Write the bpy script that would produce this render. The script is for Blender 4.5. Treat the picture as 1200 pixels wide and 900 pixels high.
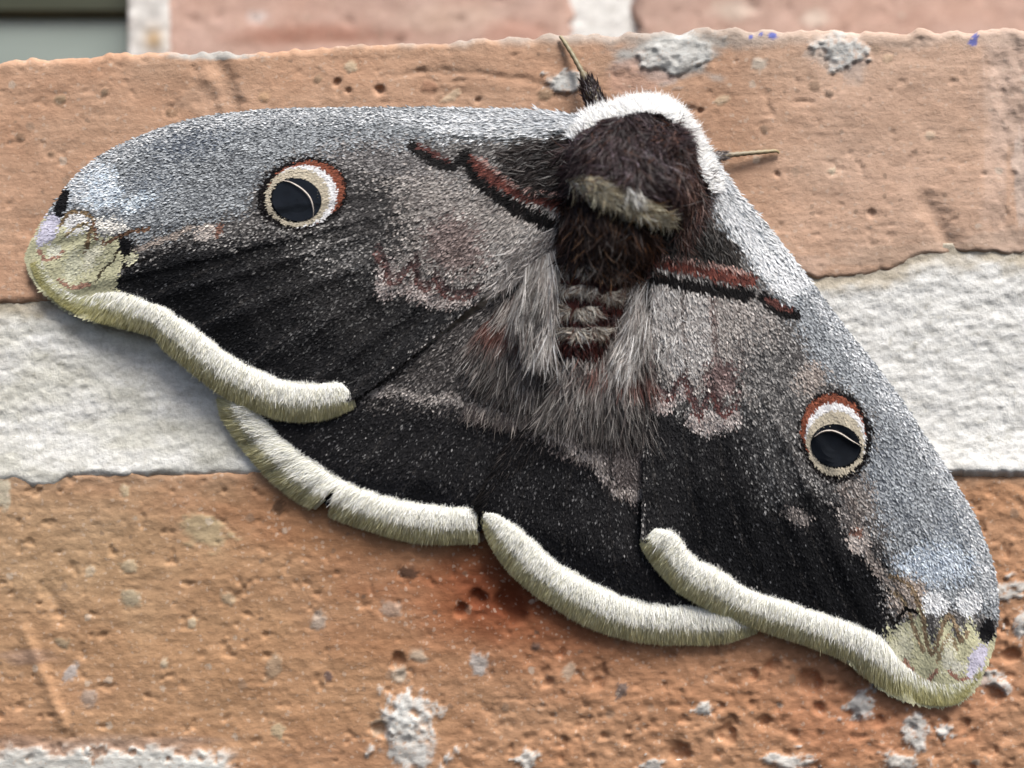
import bpy, math, numpy as np
from mathutils import Vector, geometry as mgeo

# ------------------------------------------------------------------ camera, sky, sun, exposure
S = 0.00014            # metres per layout unit at the wall face (1200 units = 0.168 m of wall)
D = 930.0              # camera distance from the wall face, in layout units
scene = bpy.context.scene
for o in list(bpy.data.objects):
    bpy.data.objects.remove(o)

cam_data = bpy.data.cameras.new('camera')
cam = bpy.data.objects.new('camera', cam_data)
scene.collection.objects.link(cam)
cam.location = (0, -D * S, 0)
cam.rotation_euler = (math.radians(90), 0, 0)
cam_data.sensor_width = 36
cam_data.lens = 36 * D / 1200.0
cam_data.clip_start = 0.005
cam_data.clip_end = 100
cam_data.dof.use_dof = True
cam_data.dof.focus_distance = (D - 30) * S
cam_data.dof.aperture_fstop = 6.8
scene.camera = cam

SUN_EL, SUN_AZ = math.radians(61), math.radians(146)     # azimuth clockwise from +Y
world = bpy.data.worlds.new('World')
scene.world = world
world.use_nodes = True
wn = world.node_tree.nodes
sky = wn.new('ShaderNodeTexSky')
sky.sky_type = 'NISHITA'
sky.sun_disc = False
sky.sun_elevation = SUN_EL
sky.sun_rotation = SUN_AZ
sky.dust_density = 4.0
sky.air_density = 1.0
wn['Background'].inputs['Strength'].default_value = 0.066
world.node_tree.links.new(sky.outputs[0], wn['Background'].inputs['Color'])

sun_data = bpy.data.lights.new('sun', 'SUN')
sun_data.energy = 3.0
sun_data.angle = math.radians(26)
sun_data.color = (1.0, 0.975, 0.94)
sun = bpy.data.objects.new('sun', sun_data)
scene.collection.objects.link(sun)
sd = Vector((math.sin(SUN_AZ) * math.cos(SUN_EL), math.cos(SUN_AZ) * math.cos(SUN_EL), math.sin(SUN_EL)))
sun.rotation_euler = sd.to_track_quat('Z', 'Y').to_euler()
sun.location = sd * 2

scene.view_settings.view_transform = 'Standard'
scene.view_settings.look = 'None'
scene.view_settings.gamma = 1
scene.view_settings.use_curve_mapping = False
scene.view_settings.exposure = 0.80

rng = np.random.default_rng(7)

# ------------------------------------------------------------------ maths helpers
def at(px, py, h):
    px, py, h = np.broadcast_arrays(np.asarray(px, float), np.asarray(py, float), np.asarray(h, float))
    k = (D - h) / D
    return np.stack([(px - 600) * S * k, -h * S, (450 - py) * S * k], -1)

def lin(c):
    c = np.asarray(c, float) / 255.0
    return np.where(c <= 0.04045, c / 12.92, ((c + 0.055) / 1.055) ** 2.4)

def hash2(ix, iy, seed):
    n = (ix.astype(np.int64) * 374761393 + iy.astype(np.int64) * 668265263 + seed * 1442695041) & 0xFFFFFFFF
    n = ((n ^ (n >> 13)) * 1274126177) & 0xFFFFFFFF
    n = ((n ^ (n >> 16)) * 2246822519) & 0xFFFFFFFF
    return ((n ^ (n >> 15)) & 0xFFFFFF) / float(0xFFFFFF)

def vnoise(x, y, seed=0):
    ix, iy = np.floor(x), np.floor(y)
    fx, fy = x - ix, y - iy
    fx = fx * fx * fx * (fx * (fx * 6 - 15) + 10)
    fy = fy * fy * fy * (fy * (fy * 6 - 15) + 10)
    a, b = hash2(ix, iy, seed), hash2(ix + 1, iy, seed)
    c, d = hash2(ix, iy + 1, seed), hash2(ix + 1, iy + 1, seed)
    return (a * (1 - fx) + b * fx) * (1 - fy) + (c * (1 - fx) + d * fx) * fy

def fbm(x, y, octs=4, seed=0, gain=0.5):
    s = np.zeros(np.broadcast(x, y).shape); a = 1.0; t = 0.0
    for i in range(octs):
        s += a * (vnoise(x * 2 ** i + 17.3 * i, y * 2 ** i + 9.1 * i, seed + i * 31) * 2 - 1); t += a; a *= gain
    return s / t

def sstep(a, b, x):
    t = np.clip((x - a) / (b - a), 0, 1)
    return t * t * (3 - 2 * t)

def spline(pts, step=4.0):
    """Catmull-Rom through the points, resampled evenly."""
    p = np.asarray(pts, float)
    q = np.vstack([2 * p[0] - p[1], p, 2 * p[-1] - p[-2]])
    out = []
    for i in range(1, len(q) - 2):
        t = np.linspace(0, 1, 24, endpoint=False)[:, None]
        a, b, c, d = q[i - 1], q[i], q[i + 1], q[i + 2]
        out.append(0.5 * (2 * b + (c - a) * t + (2 * a - 5 * b + 4 * c - d) * t ** 2 + (3 * b - a - 3 * c + d) * t ** 3))
    out = np.vstack(out + [p[-1:]])
    return resample(out, step=step)

def resample(p, step=None, n=None):
    L = np.r_[0, np.cumsum(np.hypot(*np.diff(p[:, :2], axis=0).T))]
    if n is None:
        n = max(2, int(round(L[-1] / step)) + 1)
    t = np.linspace(0, L[-1], n)
    return np.stack([np.interp(t, L, p[:, i]) for i in range(p.shape[1])], -1)

def linedist(p, line):
    line = np.asarray(line, float)
    best = np.full(len(p), 1e9)
    for a, b in zip(line[:-1], line[1:]):
        ab = b - a
        t = np.clip(((p - a) @ ab) / max(ab @ ab, 1e-9), 0, 1)
        best = np.minimum(best, np.hypot(*(p - a - t[:, None] * ab).T))
    return best

def inpoly(p, poly):
    poly = np.asarray(poly, float); r = np.zeros(len(p), bool)
    x, y = p[:, 0], p[:, 1]
    for a, b in zip(poly, np.roll(poly, -1, 0)):
        c = (a[1] > y) != (b[1] > y)
        if c.any():
            xi = (b[0] - a[0]) * (y - a[1]) / (b[1] - a[1] + 1e-12) + a[0]
            r ^= c & (x < xi)
    return r

def polysd(p, poly):
    poly = np.asarray(poly, float)
    d = linedist(p, np.vstack([poly, poly[:1]]))
    return np.where(inpoly(p, poly), d, -d)

class TPS:
    def __init__(self, ctrl):
        c = np.asarray(ctrl, float); self.c = c[:, :2] / 100; n = len(c)
        K = self.phi(np.hypot(*(self.c[:, None] - self.c[None]).transpose(2, 0, 1))) + np.eye(n) * 0.02
        P = np.c_[np.ones(n), self.c]
        A = np.zeros((n + 3, n + 3)); A[:n, :n] = K; A[:n, n:] = P; A[n:, :n] = P.T
        self.w = np.linalg.solve(A, np.r_[c[:, 2], 0, 0, 0])
    @staticmethod
    def phi(r):
        return np.where(r > 1e-9, r * r * np.log(np.maximum(r, 1e-9)), 0)
    def __call__(self, p):
        q = np.asarray(p, float) / 100
        o = self.w[-3] + q @ self.w[-2:]
        for c, w in zip(self.c, self.w):
            o = o + w * self.phi(np.hypot(q[:, 0] - c[0], q[:, 1] - c[1]))
        return o

# ------------------------------------------------------------------ object helpers
def mesh_obj(name, verts, faces, mats, parent=None, cols=None, smooth=False, matidx=None, **props):
    """faces: list of (n,k) integer arrays, k = 3 or 4"""
    me = bpy.data.meshes.new(name)
    faces = [np.asarray(f, np.int32) for f in faces if len(f)]
    verts = np.asarray(verts, np.float32)
    me.vertices.add(len(verts)); me.vertices.foreach_set('co', verts.ravel())
    nl = sum(f.size for f in faces); nf = sum(len(f) for f in faces)
    me.loops.add(nl); me.loops.foreach_set('vertex_index', np.concatenate([f.ravel() for f in faces]))
    me.polygons.add(nf)
    sizes = np.concatenate([np.full(len(f), f.shape[1], np.int32) for f in faces])
    me.polygons.foreach_set('loop_start', np.r_[0, np.cumsum(sizes)[:-1]].astype(np.int32))
    me.polygons.foreach_set('use_smooth', np.full(nf, smooth, bool))
    if cols is not None:
        a = me.color_attributes.new('Col', 'FLOAT_COLOR', 'POINT')
        a.data.foreach_set('color', np.c_[cols, np.ones(len(cols))].astype(np.float32).ravel())
    for m in (mats if isinstance(mats, (list, tuple)) else [mats]):
        me.materials.append(m)
    if matidx is not None:
        me.polygons.foreach_set('material_index', np.asarray(matidx, np.int32))
    me.update(calc_edges=True)
    o = bpy.data.objects.new(name, me)
    scene.collection.objects.link(o)
    if parent is not None:
        o.parent = parent
    for k, v in props.items():
        o[k] = v
    return o

def empty(name, **props):
    o = bpy.data.objects.new(name, None); o.empty_display_size = 0.02
    scene.collection.objects.link(o)
    for k, v in props.items():
        o[k] = v
    return o

def grid_faces(nu, nv):
    i = np.arange(nu - 1)[:, None] * nv + np.arange(nv - 1)[None]
    i = i.ravel()
    return np.stack([i, i + nv, i + nv + 1, i + 1], -1)

# ------------------------------------------------------------------ materials
def new_mat(name):
    m = bpy.data.materials.new(name); m.use_nodes = True
    nt = m.node_tree
    return m, nt, nt.nodes['Principled BSDF']

def node(nt, t, **kw):
    n = nt.nodes.new(t)
    for k, v in kw.items():
        if k in n.inputs: n.inputs[k].default_value = v
        else: setattr(n, k, v)
    return n

def mixc(nt, fac, a, b, mode='MIX'):
    n = nt.nodes.new('ShaderNodeMix'); n.data_type = 'RGBA'; n.blend_type = mode
    for i, v in ((0, fac), (6, a), (7, b)):
        if isinstance(v, bpy.types.NodeSocket): nt.links.new(v, n.inputs[i])
        elif i == 0: n.inputs[i].default_value = v
        else: n.inputs[i].default_value = (*v, 1)
    return n.outputs[2]

def ramp(nt, src, p0, p1):
    n = nt.nodes.new('ShaderNodeMapRange'); n.interpolation_type = 'SMOOTHSTEP'
    n.inputs['From Min'].default_value = p0; n.inputs['From Max'].default_value = p1
    nt.links.new(src, n.inputs['Value'])
    return n.outputs[0]

def px_coords(nt, sx=1, sy=1):
    tc = nt.nodes.new('ShaderNodeTexCoord'); mp = nt.nodes.new('ShaderNodeMapping')
    mp.inputs['Scale'].default_value = (sx / S, 1 / S, sy / S)
    nt.links.new(tc.outputs['Object'], mp.inputs[0])
    return mp.outputs[0]

def noise_tex(nt, vec, unit, detail=4, rough=0.55):
    n = nt.nodes.new('ShaderNodeTexNoise')
    n.inputs['Scale'].default_value = 1.0 / unit; n.inputs['Detail'].default_value = detail
    n.inputs['Roughness'].default_value = rough
    nt.links.new(vec, n.inputs['Vector'])
    return n.outputs['Fac']

def attr_col(nt):
    a = nt.nodes.new('ShaderNodeAttribute'); a.attribute_name = 'Col'
    return a.outputs['Color']

def mat_attr(name, rough=0.7, spec=0.3, sheen=0.0, var=0.15, unit=3.0, aniso=0):
    m, nt, b = new_mat(name)
    n = noise_tex(nt, px_coords(nt), unit, 3)
    c = mixc(nt, 1.0, attr_col(nt), mixc(nt, n, (1 - var,) * 3, (1 + var,) * 3), 'MULTIPLY')
    nt.links.new(c, b.inputs['Base Color'])
    b.inputs['Roughness'].default_value = rough
    b.inputs['Specular IOR Level'].default_value = spec
    if sheen:
        b.inputs['Sheen Weight'].default_value = sheen
    return m

def add_translucent(m, amt):
    """thin keratin lets part of the light through"""
    nt = m.node_tree; b = nt.nodes['Principled BSDF']; out = nt.nodes['Material Output']
    tr = nt.nodes.new('ShaderNodeBsdfTranslucent'); mx = nt.nodes.new('ShaderNodeMixShader'); mx.inputs[0].default_value = amt
    nt.links.new(b.inputs['Base Color'].links[0].from_socket, tr.inputs['Color'])
    nt.links.new(b.outputs[0], mx.inputs[1]); nt.links.new(tr.outputs[0], mx.inputs[2]); nt.links.new(mx.outputs[0], out.inputs['Surface'])
    return m
M_SCALE = mat_attr('wing_scale', 0.7, 0.12)
M_HAIR = add_translucent(mat_attr('moth_hair', 0.5, 0.4), 0.25)
M_WHAIR = add_translucent(mat_attr('moth_white_hair', 0.6, 0.3, var=.05), 0.35)
M_MEMB = mat_attr('wing_membrane', 0.6, 0.3)
M_BODY = mat_attr('moth_body', 0.8, 0.2)
M_LEG = mat_attr('moth_leg', 0.5, 0.4, unit=6)

m, nt, b = new_mat('eyespot_window'); M_PUPIL = m
n = noise_tex(nt, px_coords(nt), 9, 3)
nt.links.new(mixc(nt, n, (0.002, 0.0025, 0.004), (0.009, 0.012, 0.018)), b.inputs['Base Color'])
b.inputs['Roughness'].default_value = 0.36
b.inputs['Specular IOR Level'].default_value = 0.3
m, nt, b = new_mat('eyespot_rim'); M_RIM = m
n = noise_tex(nt, px_coords(nt), 6, 2)
nt.links.new(mixc(nt, n, (0.3, 0.24, 0.2), (0.7, 0.64, 0.58)), b.inputs['Base Color'])
b.inputs['Roughness'].default_value = 0.4

def mat_brick(name, stretch=1.0):
    m, nt, b = new_mat(name)
    v = px_coords(nt)
    wn_ = nt.nodes.new('ShaderNodeTexNoise'); wn_.inputs['Scale'].default_value = 0.16; wn_.inputs['Detail'].default_value = 3; nt.links.new(v, wn_.inputs['Vector'])
    va = nt.nodes.new('ShaderNodeVectorMath'); va.operation = 'MULTIPLY_ADD'; va.inputs[1].default_value = (7, 7, 7)
    nt.links.new(wn_.outputs['Color'], va.inputs[0]); nt.links.new(v, va.inputs[2]); vw = va.outputs[0]
    c = attr_col(nt)
    n1 = noise_tex(nt, v, 70, 6, 0.6)
    c = mixc(nt, 1.0, c, mixc(nt, ramp(nt, n1, 0.3, 0.7), (0.92, 0.9, 0.88), (1.06, 1.07, 1.08)), 'MULTIPLY')
    n2 = noise_tex(nt, px_coords(nt, 0.45, 1.0), 5, 5, 0.65)
    c = mixc(nt, 1.0, c, mixc(nt, ramp(nt, n2, 0.25, 0.75), (0.88, 0.87, 0.86), (1.09, 1.1, 1.11)), 'MULTIPLY')
    def grains(unit, thr, sel, colr, amt):
        nonlocal c
        vo = nt.nodes.new('ShaderNodeTexVoronoi'); vo.inputs['Scale'].default_value = 1.0 / unit
        nt.links.new(vw, vo.inputs['Vector'])
        sp = nt.nodes.new('ShaderNodeSeparateColor'); nt.links.new(vo.outputs['Color'], sp.inputs[0])
        a = ramp(nt, vo.outputs['Distance'], thr, thr * 0.6)
        s = ramp(nt, sp.outputs[0], sel, sel + 0.02)
        mu = nt.nodes.new('ShaderNodeMath'); mu.operation = 'MULTIPLY'
        nt.links.new(a, mu.inputs[0]); nt.links.new(s, mu.inputs[1])
        m2 = nt.nodes.new('ShaderNodeMath'); m2.operation = 'MULTIPLY'; m2.inputs[1].default_value = amt
        nt.links.new(mu.outputs[0], m2.inputs[0])
        c = mixc(nt, m2.outputs[0], c, colr)
    grains(8, 0.33, 0.66, (0.62, 0.49, 0.39), 0.4)
    grains(5, 0.4, 0.75, (0.6, 0.45, 0.34), 0.28)
    grains(17, 0.22, 0.86, (0.2, 0.14, 0.1), 0.5)
    grains(6, 0.3, 0.8, (0.3, 0.19, 0.12), 0.35)
    grains(43, 0.16, 0.7, (0.3, 0.22, 0.16), 0.45)
    grains(29, 0.2, 0.82, (0.58, 0.5, 0.41), 0.5)
    nt.links.new(c, b.inputs['Base Color'])
    b.inputs['Roughness'].default_value = 0.85
    b.inputs['Specular IOR Level'].default_value = 0.25
    nb = noise_tex(nt, px_coords(nt, 0.7, 1.0), 4, 6, 0.7)
    bp = nt.nodes.new('ShaderNodeBump'); bp.inputs['Strength'].default_value = 0.6
    bp.inputs['Distance'].default_value = 1.8 * S
    nt.links.new(nb, bp.inputs['Height']); nt.links.new(bp.outputs[0], b.inputs['Normal'])
    return m

M_BRICK = mat_brick('brick_clay')

def mat_mortar(name, lo, hi, unit):
    m, nt, b = new_mat(name)
    v = px_coords(nt, 0.6, 1.0)
    n1 = noise_tex(nt, v, unit, 6, 0.65); n2 = noise_tex(nt, px_coords(nt), 3.5, 4, 0.7)
    c = mixc(nt, ramp(nt, n1, 0.3, 0.62), lo, hi)
    c = mixc(nt, 1.0, c, mixc(nt, ramp(nt, n2, 0.2, 0.6), (0.86, 0.86, 0.85), (1.04, 1.04, 1.04)), 'MULTIPLY')
    c = mixc(nt, 1.0, c, attr_col(nt), 'MULTIPLY')
    nt.links.new(c, b.inputs['Base Color'])
    b.inputs['Roughness'].default_value = 0.9
    bp = nt.nodes.new('ShaderNodeBump'); bp.inputs['Strength'].default_value = 0.5
    bp.inputs['Distance'].default_value = 2.5 * S
    nt.links.new(n2, bp.inputs['Height']); nt.links.new(bp.outputs[0], b.inputs['Normal'])
    return m

M_MORTAR = mat_mortar('lime_mortar', (0.64, 0.625, 0.585), (0.86, 0.848, 0.81), 16)
m, nt, b = new_mat('painted_board'); M_BOARD = m
n = noise_tex(nt, px_coords(nt, 0.2, 1), 40, 5)
nt.links.new(mixc(nt, n, (0.25, 0.3, 0.27), (0.33, 0.385, 0.35)), b.inputs['Base Color'])
b.inputs['Roughness'].default_value = 0.55
m, nt, b = new_mat('dark_olive_board'); M_DBOARD = m
n = noise_tex(nt, px_coords(nt, 0.2, 1), 40, 5)
nt.links.new(mixc(nt, n, (0.035, 0.04, 0.02), (0.07, 0.075, 0.045)), b.inputs['Base Color'])
b.inputs['Roughness'].default_value = 0.6
m, nt, b = new_mat('pebble_stone'); M_PEB = m
n = noise_tex(nt, px_coords(nt), 7, 4)
nt.links.new(mixc(nt, 1.0, attr_col(nt), mixc(nt, n, (0.75,) * 3, (1.2,) * 3), 'MULTIPLY'), b.inputs['Base Color'])
b.inputs['Roughness'].default_value = 0.7

# ------------------------------------------------------------------ the wall
wall = empty('brick_wall', label='orange brick wall with thick pale mortar joint behind the moth', category='wall')

# pits: x, y, radius, depth
PITS = [(598, 708, 26, 16), (560, 700, 14, 8), (540, 715, 10, 8), (905, 780, 12, 7), (950, 800, 16, 9), (882, 792, 8, 5), (960, 830, 10, 6),
        (850, 862, 14, 8), (795, 880, 17, 8), (1000, 840, 12, 6), (1030, 845, 9, 5), (880, 825, 7, 4), (895, 850, 8, 4),
        (1165, 812, 14, 7), (1130, 850, 12, 5), (1185, 770, 12, 6), (930, 862, 8, 4), (445, 855, 12, 9), (465, 775, 11, 8),
        (700, 800, 9, 4), (640, 800, 8, 5), (735, 868, 9, 4), (660, 868, 7, 4), (1080, 780, 10, 5), (1150, 620, 8, 3), (1180, 640, 8, 3),
        (395, 97, 7, 5), (445, 106, 8, 6), (408, 107, 4, 4), (560, 118, 5, 3), (1020, 250, 6, 3), (910, 205, 5, 3), (820, 130, 5, 4)]
STREAKS = [([(28, 740), (45, 780), (62, 820), (75, 850)], 7, 3.5), ([(55, 690), (70, 715), (76, 725)], 9, -3), ([(800, 130), (812, 128)], 4, -3)]

def brick_height(X, Y, rough, seed):
    h = 2.2 * fbm(X / 90, Y / 60, 3, seed) + 1.0 * rough * fbm(X / 22, Y / 18, 4, seed + 5) + 0.9 * rough * fbm(X / 8, Y / 7, 2, seed + 9)
    h += 0.3 * fbm(X / 60, Y / 5, 2, seed + 11)
    pit = fbm(X / 12, Y / 12, 2, seed + 21)
    h -= 3.0 * rough * sstep(0.45, 0.8, pit)
    for (x, y, r, d) in PITS:
        m_ = (np.abs(X - x) < 2.2 * r) & (np.abs(Y - y) < 2.2 * r)
        if m_.any():
            k = np.hypot(X[m_] - x, Y[m_] - y) / (r * (1 + 0.5 * fbm(X[m_] / (r * 0.9), Y[m_] / (r * 0.9), 2, 3)))
            h[m_] -= d * (1 - sstep(0.3, 1.05, k))
    P = np.stack([X.ravel(), Y.ravel()], -1)
    for (ln, w, a) in STREAKS:
        l = spline(ln)
        if P[:, 0].min() < l[:, 0].max() and P[:, 1].min() < l[:, 1].max() and P[:, 1].max() > l[:, 1].min():
            h += a * np.exp(-(linedist(P, l) / w) ** 2).reshape(X.shape)
    return h

def brick(x0, x1, ytop, ybot, base, seed, rough=1.0, step=2.3, face=0.0, depth=260, paint=None, extra=None, edge=7):
    """front face x0..x1 between edge curves ytop(x), ybot(x); rounded worn arrises, real sides going back"""
    nx = int((x1 - x0) / step); xs = np.linspace(x0, x1, nx)
    yt = ytop(xs); yb = ybot(xs)
    ny = int(np.max(yb - yt) / step)
    v = np.linspace(0, 1, ny)
    X = np.repeat(xs[:, None], ny, 1); Y = yt[:, None] + (yb - yt)[:, None] * v[None]
    ragx = (5 if face == 0 else 16) * fbm(Y / 14, Y * 0 + seed, 3, seed + 40)
    wL = np.exp(-(X - x0) / 15); wR = np.exp(-(x1 - X) / 15)
    X = X + ragx * (wL + wR)
    H = face + brick_height(X, Y, rough, seed)
    e = np.minimum(np.minimum(Y - yt[:, None], yb[:, None] - Y), np.minimum(X - x0, x1 - X))
    ew = edge * (1 + 0.7 * fbm(X / 25, Y / 25, 3, seed + 50))
    H -= (5.5 if face == 0 else 10) * (1 - np.clip(e / np.maximum(ew, 2), 0, 1)) ** 2
    if extra is not None:
        H = H + extra(X, Y)
    col = lin(base)[None, None] * (1 + 0.10 * fbm(X / 140, Y / 90, 3, seed + 60))[..., None]
    warm = fbm(X / 60, Y / 40, 3, seed + 61)[..., None]
    col = col * (1 + warm * np.array([0.02, -0.03, -0.06]))
    if paint is not None:
        col = paint(X, Y, H, col)
    front = at(X, Y, H).reshape(-1, 3)
    # side skirt: boundary loop pushed straight back
    idx = np.arange(nx * ny).reshape(nx, ny)
    loop = np.concatenate([idx[:, 0], idx[-1, 1:], idx[-2::-1, -1], idx[0, -2:0:-1]])
    back = front[loop].copy(); back[:, 1] = (depth - face) * S
    nb = len(front); n = len(loop); j = np.arange(n); j2 = (j + 1) % n
    sides = np.stack([loop[j], nb + j, nb + j2, loop[j2]], -1)
    c = np.vstack([col.reshape(-1, 3), col.reshape(-1, 3)[loop]])
    gf = grid_faces(nx, ny)[:, ::-1]
    return mesh_obj('brick', np.vstack([front, back]), [gf, sides[:, ::-1]], M_BRICK, wall, c, True)

def edge_fn(pts, amp, seed, scale=18):
    p = np.asarray(pts, float)
    return lambda x: np.interp(x, p[:, 0], p[:, 1]) + amp * fbm(x / scale, x * 0 + seed, 4, seed)

def blotch(col, X, Y, x, y, rx, ry, c, amt=1.0, seed=0, wob=0.5, soft=0.25):
    g = (1 + soft) / (1 - min(wob, .6)) + .05
    m_ = (np.abs(X - x) < g * rx) & (np.abs(Y - y) < g * ry); w = np.zeros_like(X)
    if m_.any():
        k = np.hypot((X[m_] - x) / rx, (Y[m_] - y) / ry) * (1 + wob * fbm(X[m_] / (rx * 0.6), Y[m_] / (ry * 0.6), 3, 71 + seed))
        w[m_] = amt * (1 - sstep(1 - soft, 1 + soft, k))
    return col * (1 - w[..., None]) + lin(c) * w[..., None]

# stones baked into the clay (x, y, half width, half height, colour, turn) and crusts of mortar left on the faces
PB = [(240, 621, 27, 17, (176, 160, 128), .2), (153, 701, 12, 11, (160, 152, 130), 0), (151, 664, 10, 7, (196, 180, 152), 0), (106, 669, 6, 6, (200, 182, 156), 0), (268, 701, 9, 7, (178, 160, 134), .3),
      (83, 787, 6, 10, (176, 172, 170), .6), (103, 817, 9, 10, (168, 152, 140), 0), (73, 753, 9, 6, (150, 136, 112), .5), (320, 782, 10, 14, (170, 148, 124), .2), (468, 791, 10, 11, (172, 164, 150), 0),
      (562, 779, 10, 13, (182, 182, 180), .3), (373, 728, 8, 11, (172, 160, 148), .2), (458, 714, 12, 9, (170, 148, 132), .4), (490, 768, 10, 7, (182, 168, 150), .4), (385, 792, 5, 6, (74, 66, 74), .2),
      (479, 671, 10, 7, (44, 38, 36), .1), (327, 594, 7, 7, (50, 40, 34), .1), (728, 810, 6, 9, (102, 98, 98), .5), (629, 758, 6, 5, (88, 78, 74), 0), (192, 778, 5, 6, (205, 190, 165), 0),
      (4, 578, 9, 18, (190, 184, 164), 0), (147, 575, 5, 8, (196, 180, 150), 0), (225, 730, 5, 6, (186, 174, 150), 0), (667, 786, 7, 10, (180, 160, 140), .2), (445, 850, 8, 11, (160, 146, 128), .2),
      (825, 830, 8, 6, (205, 200, 190), 0), (1150, 795, 11, 8, (180, 172, 166), .6), (325, 855, 8, 9, (186, 170, 140), 0)]
PA = [(71, 117, 7, 6, (136, 120, 96), 0), (123, 108, 5, 4, (128, 112, 92), 0), (200, 132, 6, 5, (140, 112, 88), 0), (411, 78, 7, 7, (205, 188, 160), 0), (503, 101, 10, 8, (160, 120, 96), .2), (528, 113, 13, 5, (206, 184, 156), -.5),
      (373, 93, 5, 4, (150, 126, 102), 0), (640, 110, 8, 6, (150, 128, 104), 0), (889, 75, 8, 8, (212, 198, 180), 0), (847, 117, 9, 5, (200, 180, 152), -.5), (955, 100, 7, 6, (140, 116, 96), 0), (972, 109, 5, 4, (132, 112, 96), 0),
      (896, 150, 5, 5, (130, 110, 92), 0), (1040, 68, 6, 5, (206, 178, 150), 0), (310, 113, 6, 5, (196, 160, 126), 0), (1090, 158, 6, 5, (206, 184, 160), 0), (880, 260, 5, 4, (200, 176, 150), 0), (975, 200, 4, 4, (205, 190, 165), 0),
      (24, 160, 5, 5, (132, 108, 88), 0), (60, 180, 4, 3, (136, 112, 90), 0)]
CRUST_C = [(478, 868, 26, 40, -.25), (470, 845, 15, 18, 0), (1012, 826, 18, 13, -.5), (1072, 858, 13, 24, -.3), (922, 892, 22, 9, 0), (1195, 735, 10, 14, 0), (1188, 690, 26, 9, -.3), (1172, 800, 14, 9, .3),
           (617, 890, 12, 10, 0), (765, 897, 13, 8, 0), (1055, 892, 20, 8, .2), (825, 832, 9, 7, .3), (1106, 857, 8, 7, 0)]
CRUST_A = [(662, 96, 19, 12, -.2), (790, 62, 42, 19, -.1), (985, 60, 24, 19, .3)]
def shape_w(X, Y, x, y, rx, ry, rot, wob, seed, soft):
    R_ = 2 * max(rx, ry); m_ = (np.abs(X - x) < R_) & (np.abs(Y - y) < R_); w = np.zeros_like(X)
    dx, dy = X[m_] - x, Y[m_] - y; u = (dx * math.cos(rot) + dy * math.sin(rot)) / rx; v = (-dx * math.sin(rot) + dy * math.cos(rot)) / ry
    k = np.hypot(u, v) * (1 + wob * fbm(u * 1.6 + seed, v * 1.6, 4, seed, .6))
    w[m_] = 1 - sstep(1 - soft, 1 + soft, k)
    return w
def stones_h(stones, crust, seed):
    def f(X, Y):
        h = np.zeros_like(X)
        for i, (x, y, rx, ry, c, r) in enumerate(stones): h += 1.3 * shape_w(X, Y, x, y, rx, ry, r, .6, seed + i, .3) - 0.9 * shape_w(X, Y, x, y, rx + 3, ry + 3, r, .5, seed + i, .3)
        for i, (x, y, rx, ry, r) in enumerate(crust): h += (2.6 + 1.6 * fbm(X / 7, Y / 7, 3, seed)) * shape_w(X, Y, x, y, rx, ry, r, .9, seed + 50 + i, .22)
        return h
    return f
def stones_paint(col, X, Y, stones, crust, seed, amt=.75):
    for i, (x, y, rx, ry, c, r) in enumerate(stones):
        w = (amt * shape_w(X, Y, x, y, rx, ry, r, .6, seed + i, .3))[..., None]; col = col * (1 - w) + lin(c) * w * (1 + .12 * fbm(X / 5, Y / 5, 2, i))[..., None]
    for i, (x, y, rx, ry, r) in enumerate(crust):
        w = (.9 * shape_w(X, Y, x, y, rx, ry, r, .9, seed + 50 + i, .22) * sstep(-.75, -.2, fbm(X / 6, Y / 6, 3, i)))[..., None]; col = col * (1 - w) + lin((202, 201, 196)) * w
    return col

GREYM, WHITEM = (172, 172, 168), (205, 203, 196)

def paint_upper(X, Y, H, col):
    # lime and dirt along the top arris, patches of old mortar
    k = Y - (52 + 10 * fbm(X / 30, X * 0, 3, 5))
    col = col * (1 - 0.75 * (1 - sstep(-6, 8, k))[..., None]) + lin((165, 158, 150)) * 0.75 * (1 - sstep(-6, 8, k))[..., None]
    for i, (x, y, rx, ry, c, a) in enumerate([(785, 66, 52, 26, GREYM, .9), (745, 88, 42, 22, (198, 160, 142), .6), (985, 62, 34, 26, WHITEM, .75), (1000, 72, 12, 26, (138, 138, 138), .7),
                                   (1195, 110, 45, 70, (158, 150, 146), .65), (1165, 190, 14, 110, (214, 188, 172), .6), (1196, 210, 8, 50, (226, 220, 214), .7), (662, 96, 17, 11, WHITEM, .85),
                                   (250, 62, 40, 8, (165, 170, 168), .8), (245, 120, 35, 20, (176, 146, 124), .5), (890, 75, 8, 8, (215, 200, 185), .6), (1090, 300, 110, 16, (160, 140, 120), .7),
                                   (1000, 318, 60, 8, (150, 112, 80), .8), (950, 312, 20, 12, (190, 165, 150), .5), (1200, 290, 60, 22, (150, 140, 130), .8)]):
        col = blotch(col, X, Y, x, y, rx, ry, c, a, i)
    k = sstep(820, 1000, X)[..., None] * 0.6
    col = col * (1 - k) + lin((206, 175, 154)) * k * (1 + 0.06 * fbm(X / 50, Y / 40, 3, 9))[..., None]
    for x, y, r in [(905, 42, 5), (892, 40, 3), (1140, 50, 5), (1143, 43, 4), (880, 44, 3)]:
        col = blotch(col, X, Y, x, y, r, r * .8, (70, 90, 170), 0.85, 3)
    col = stones_paint(col, X, Y, PA, CRUST_A, 500)
    return col

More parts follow.
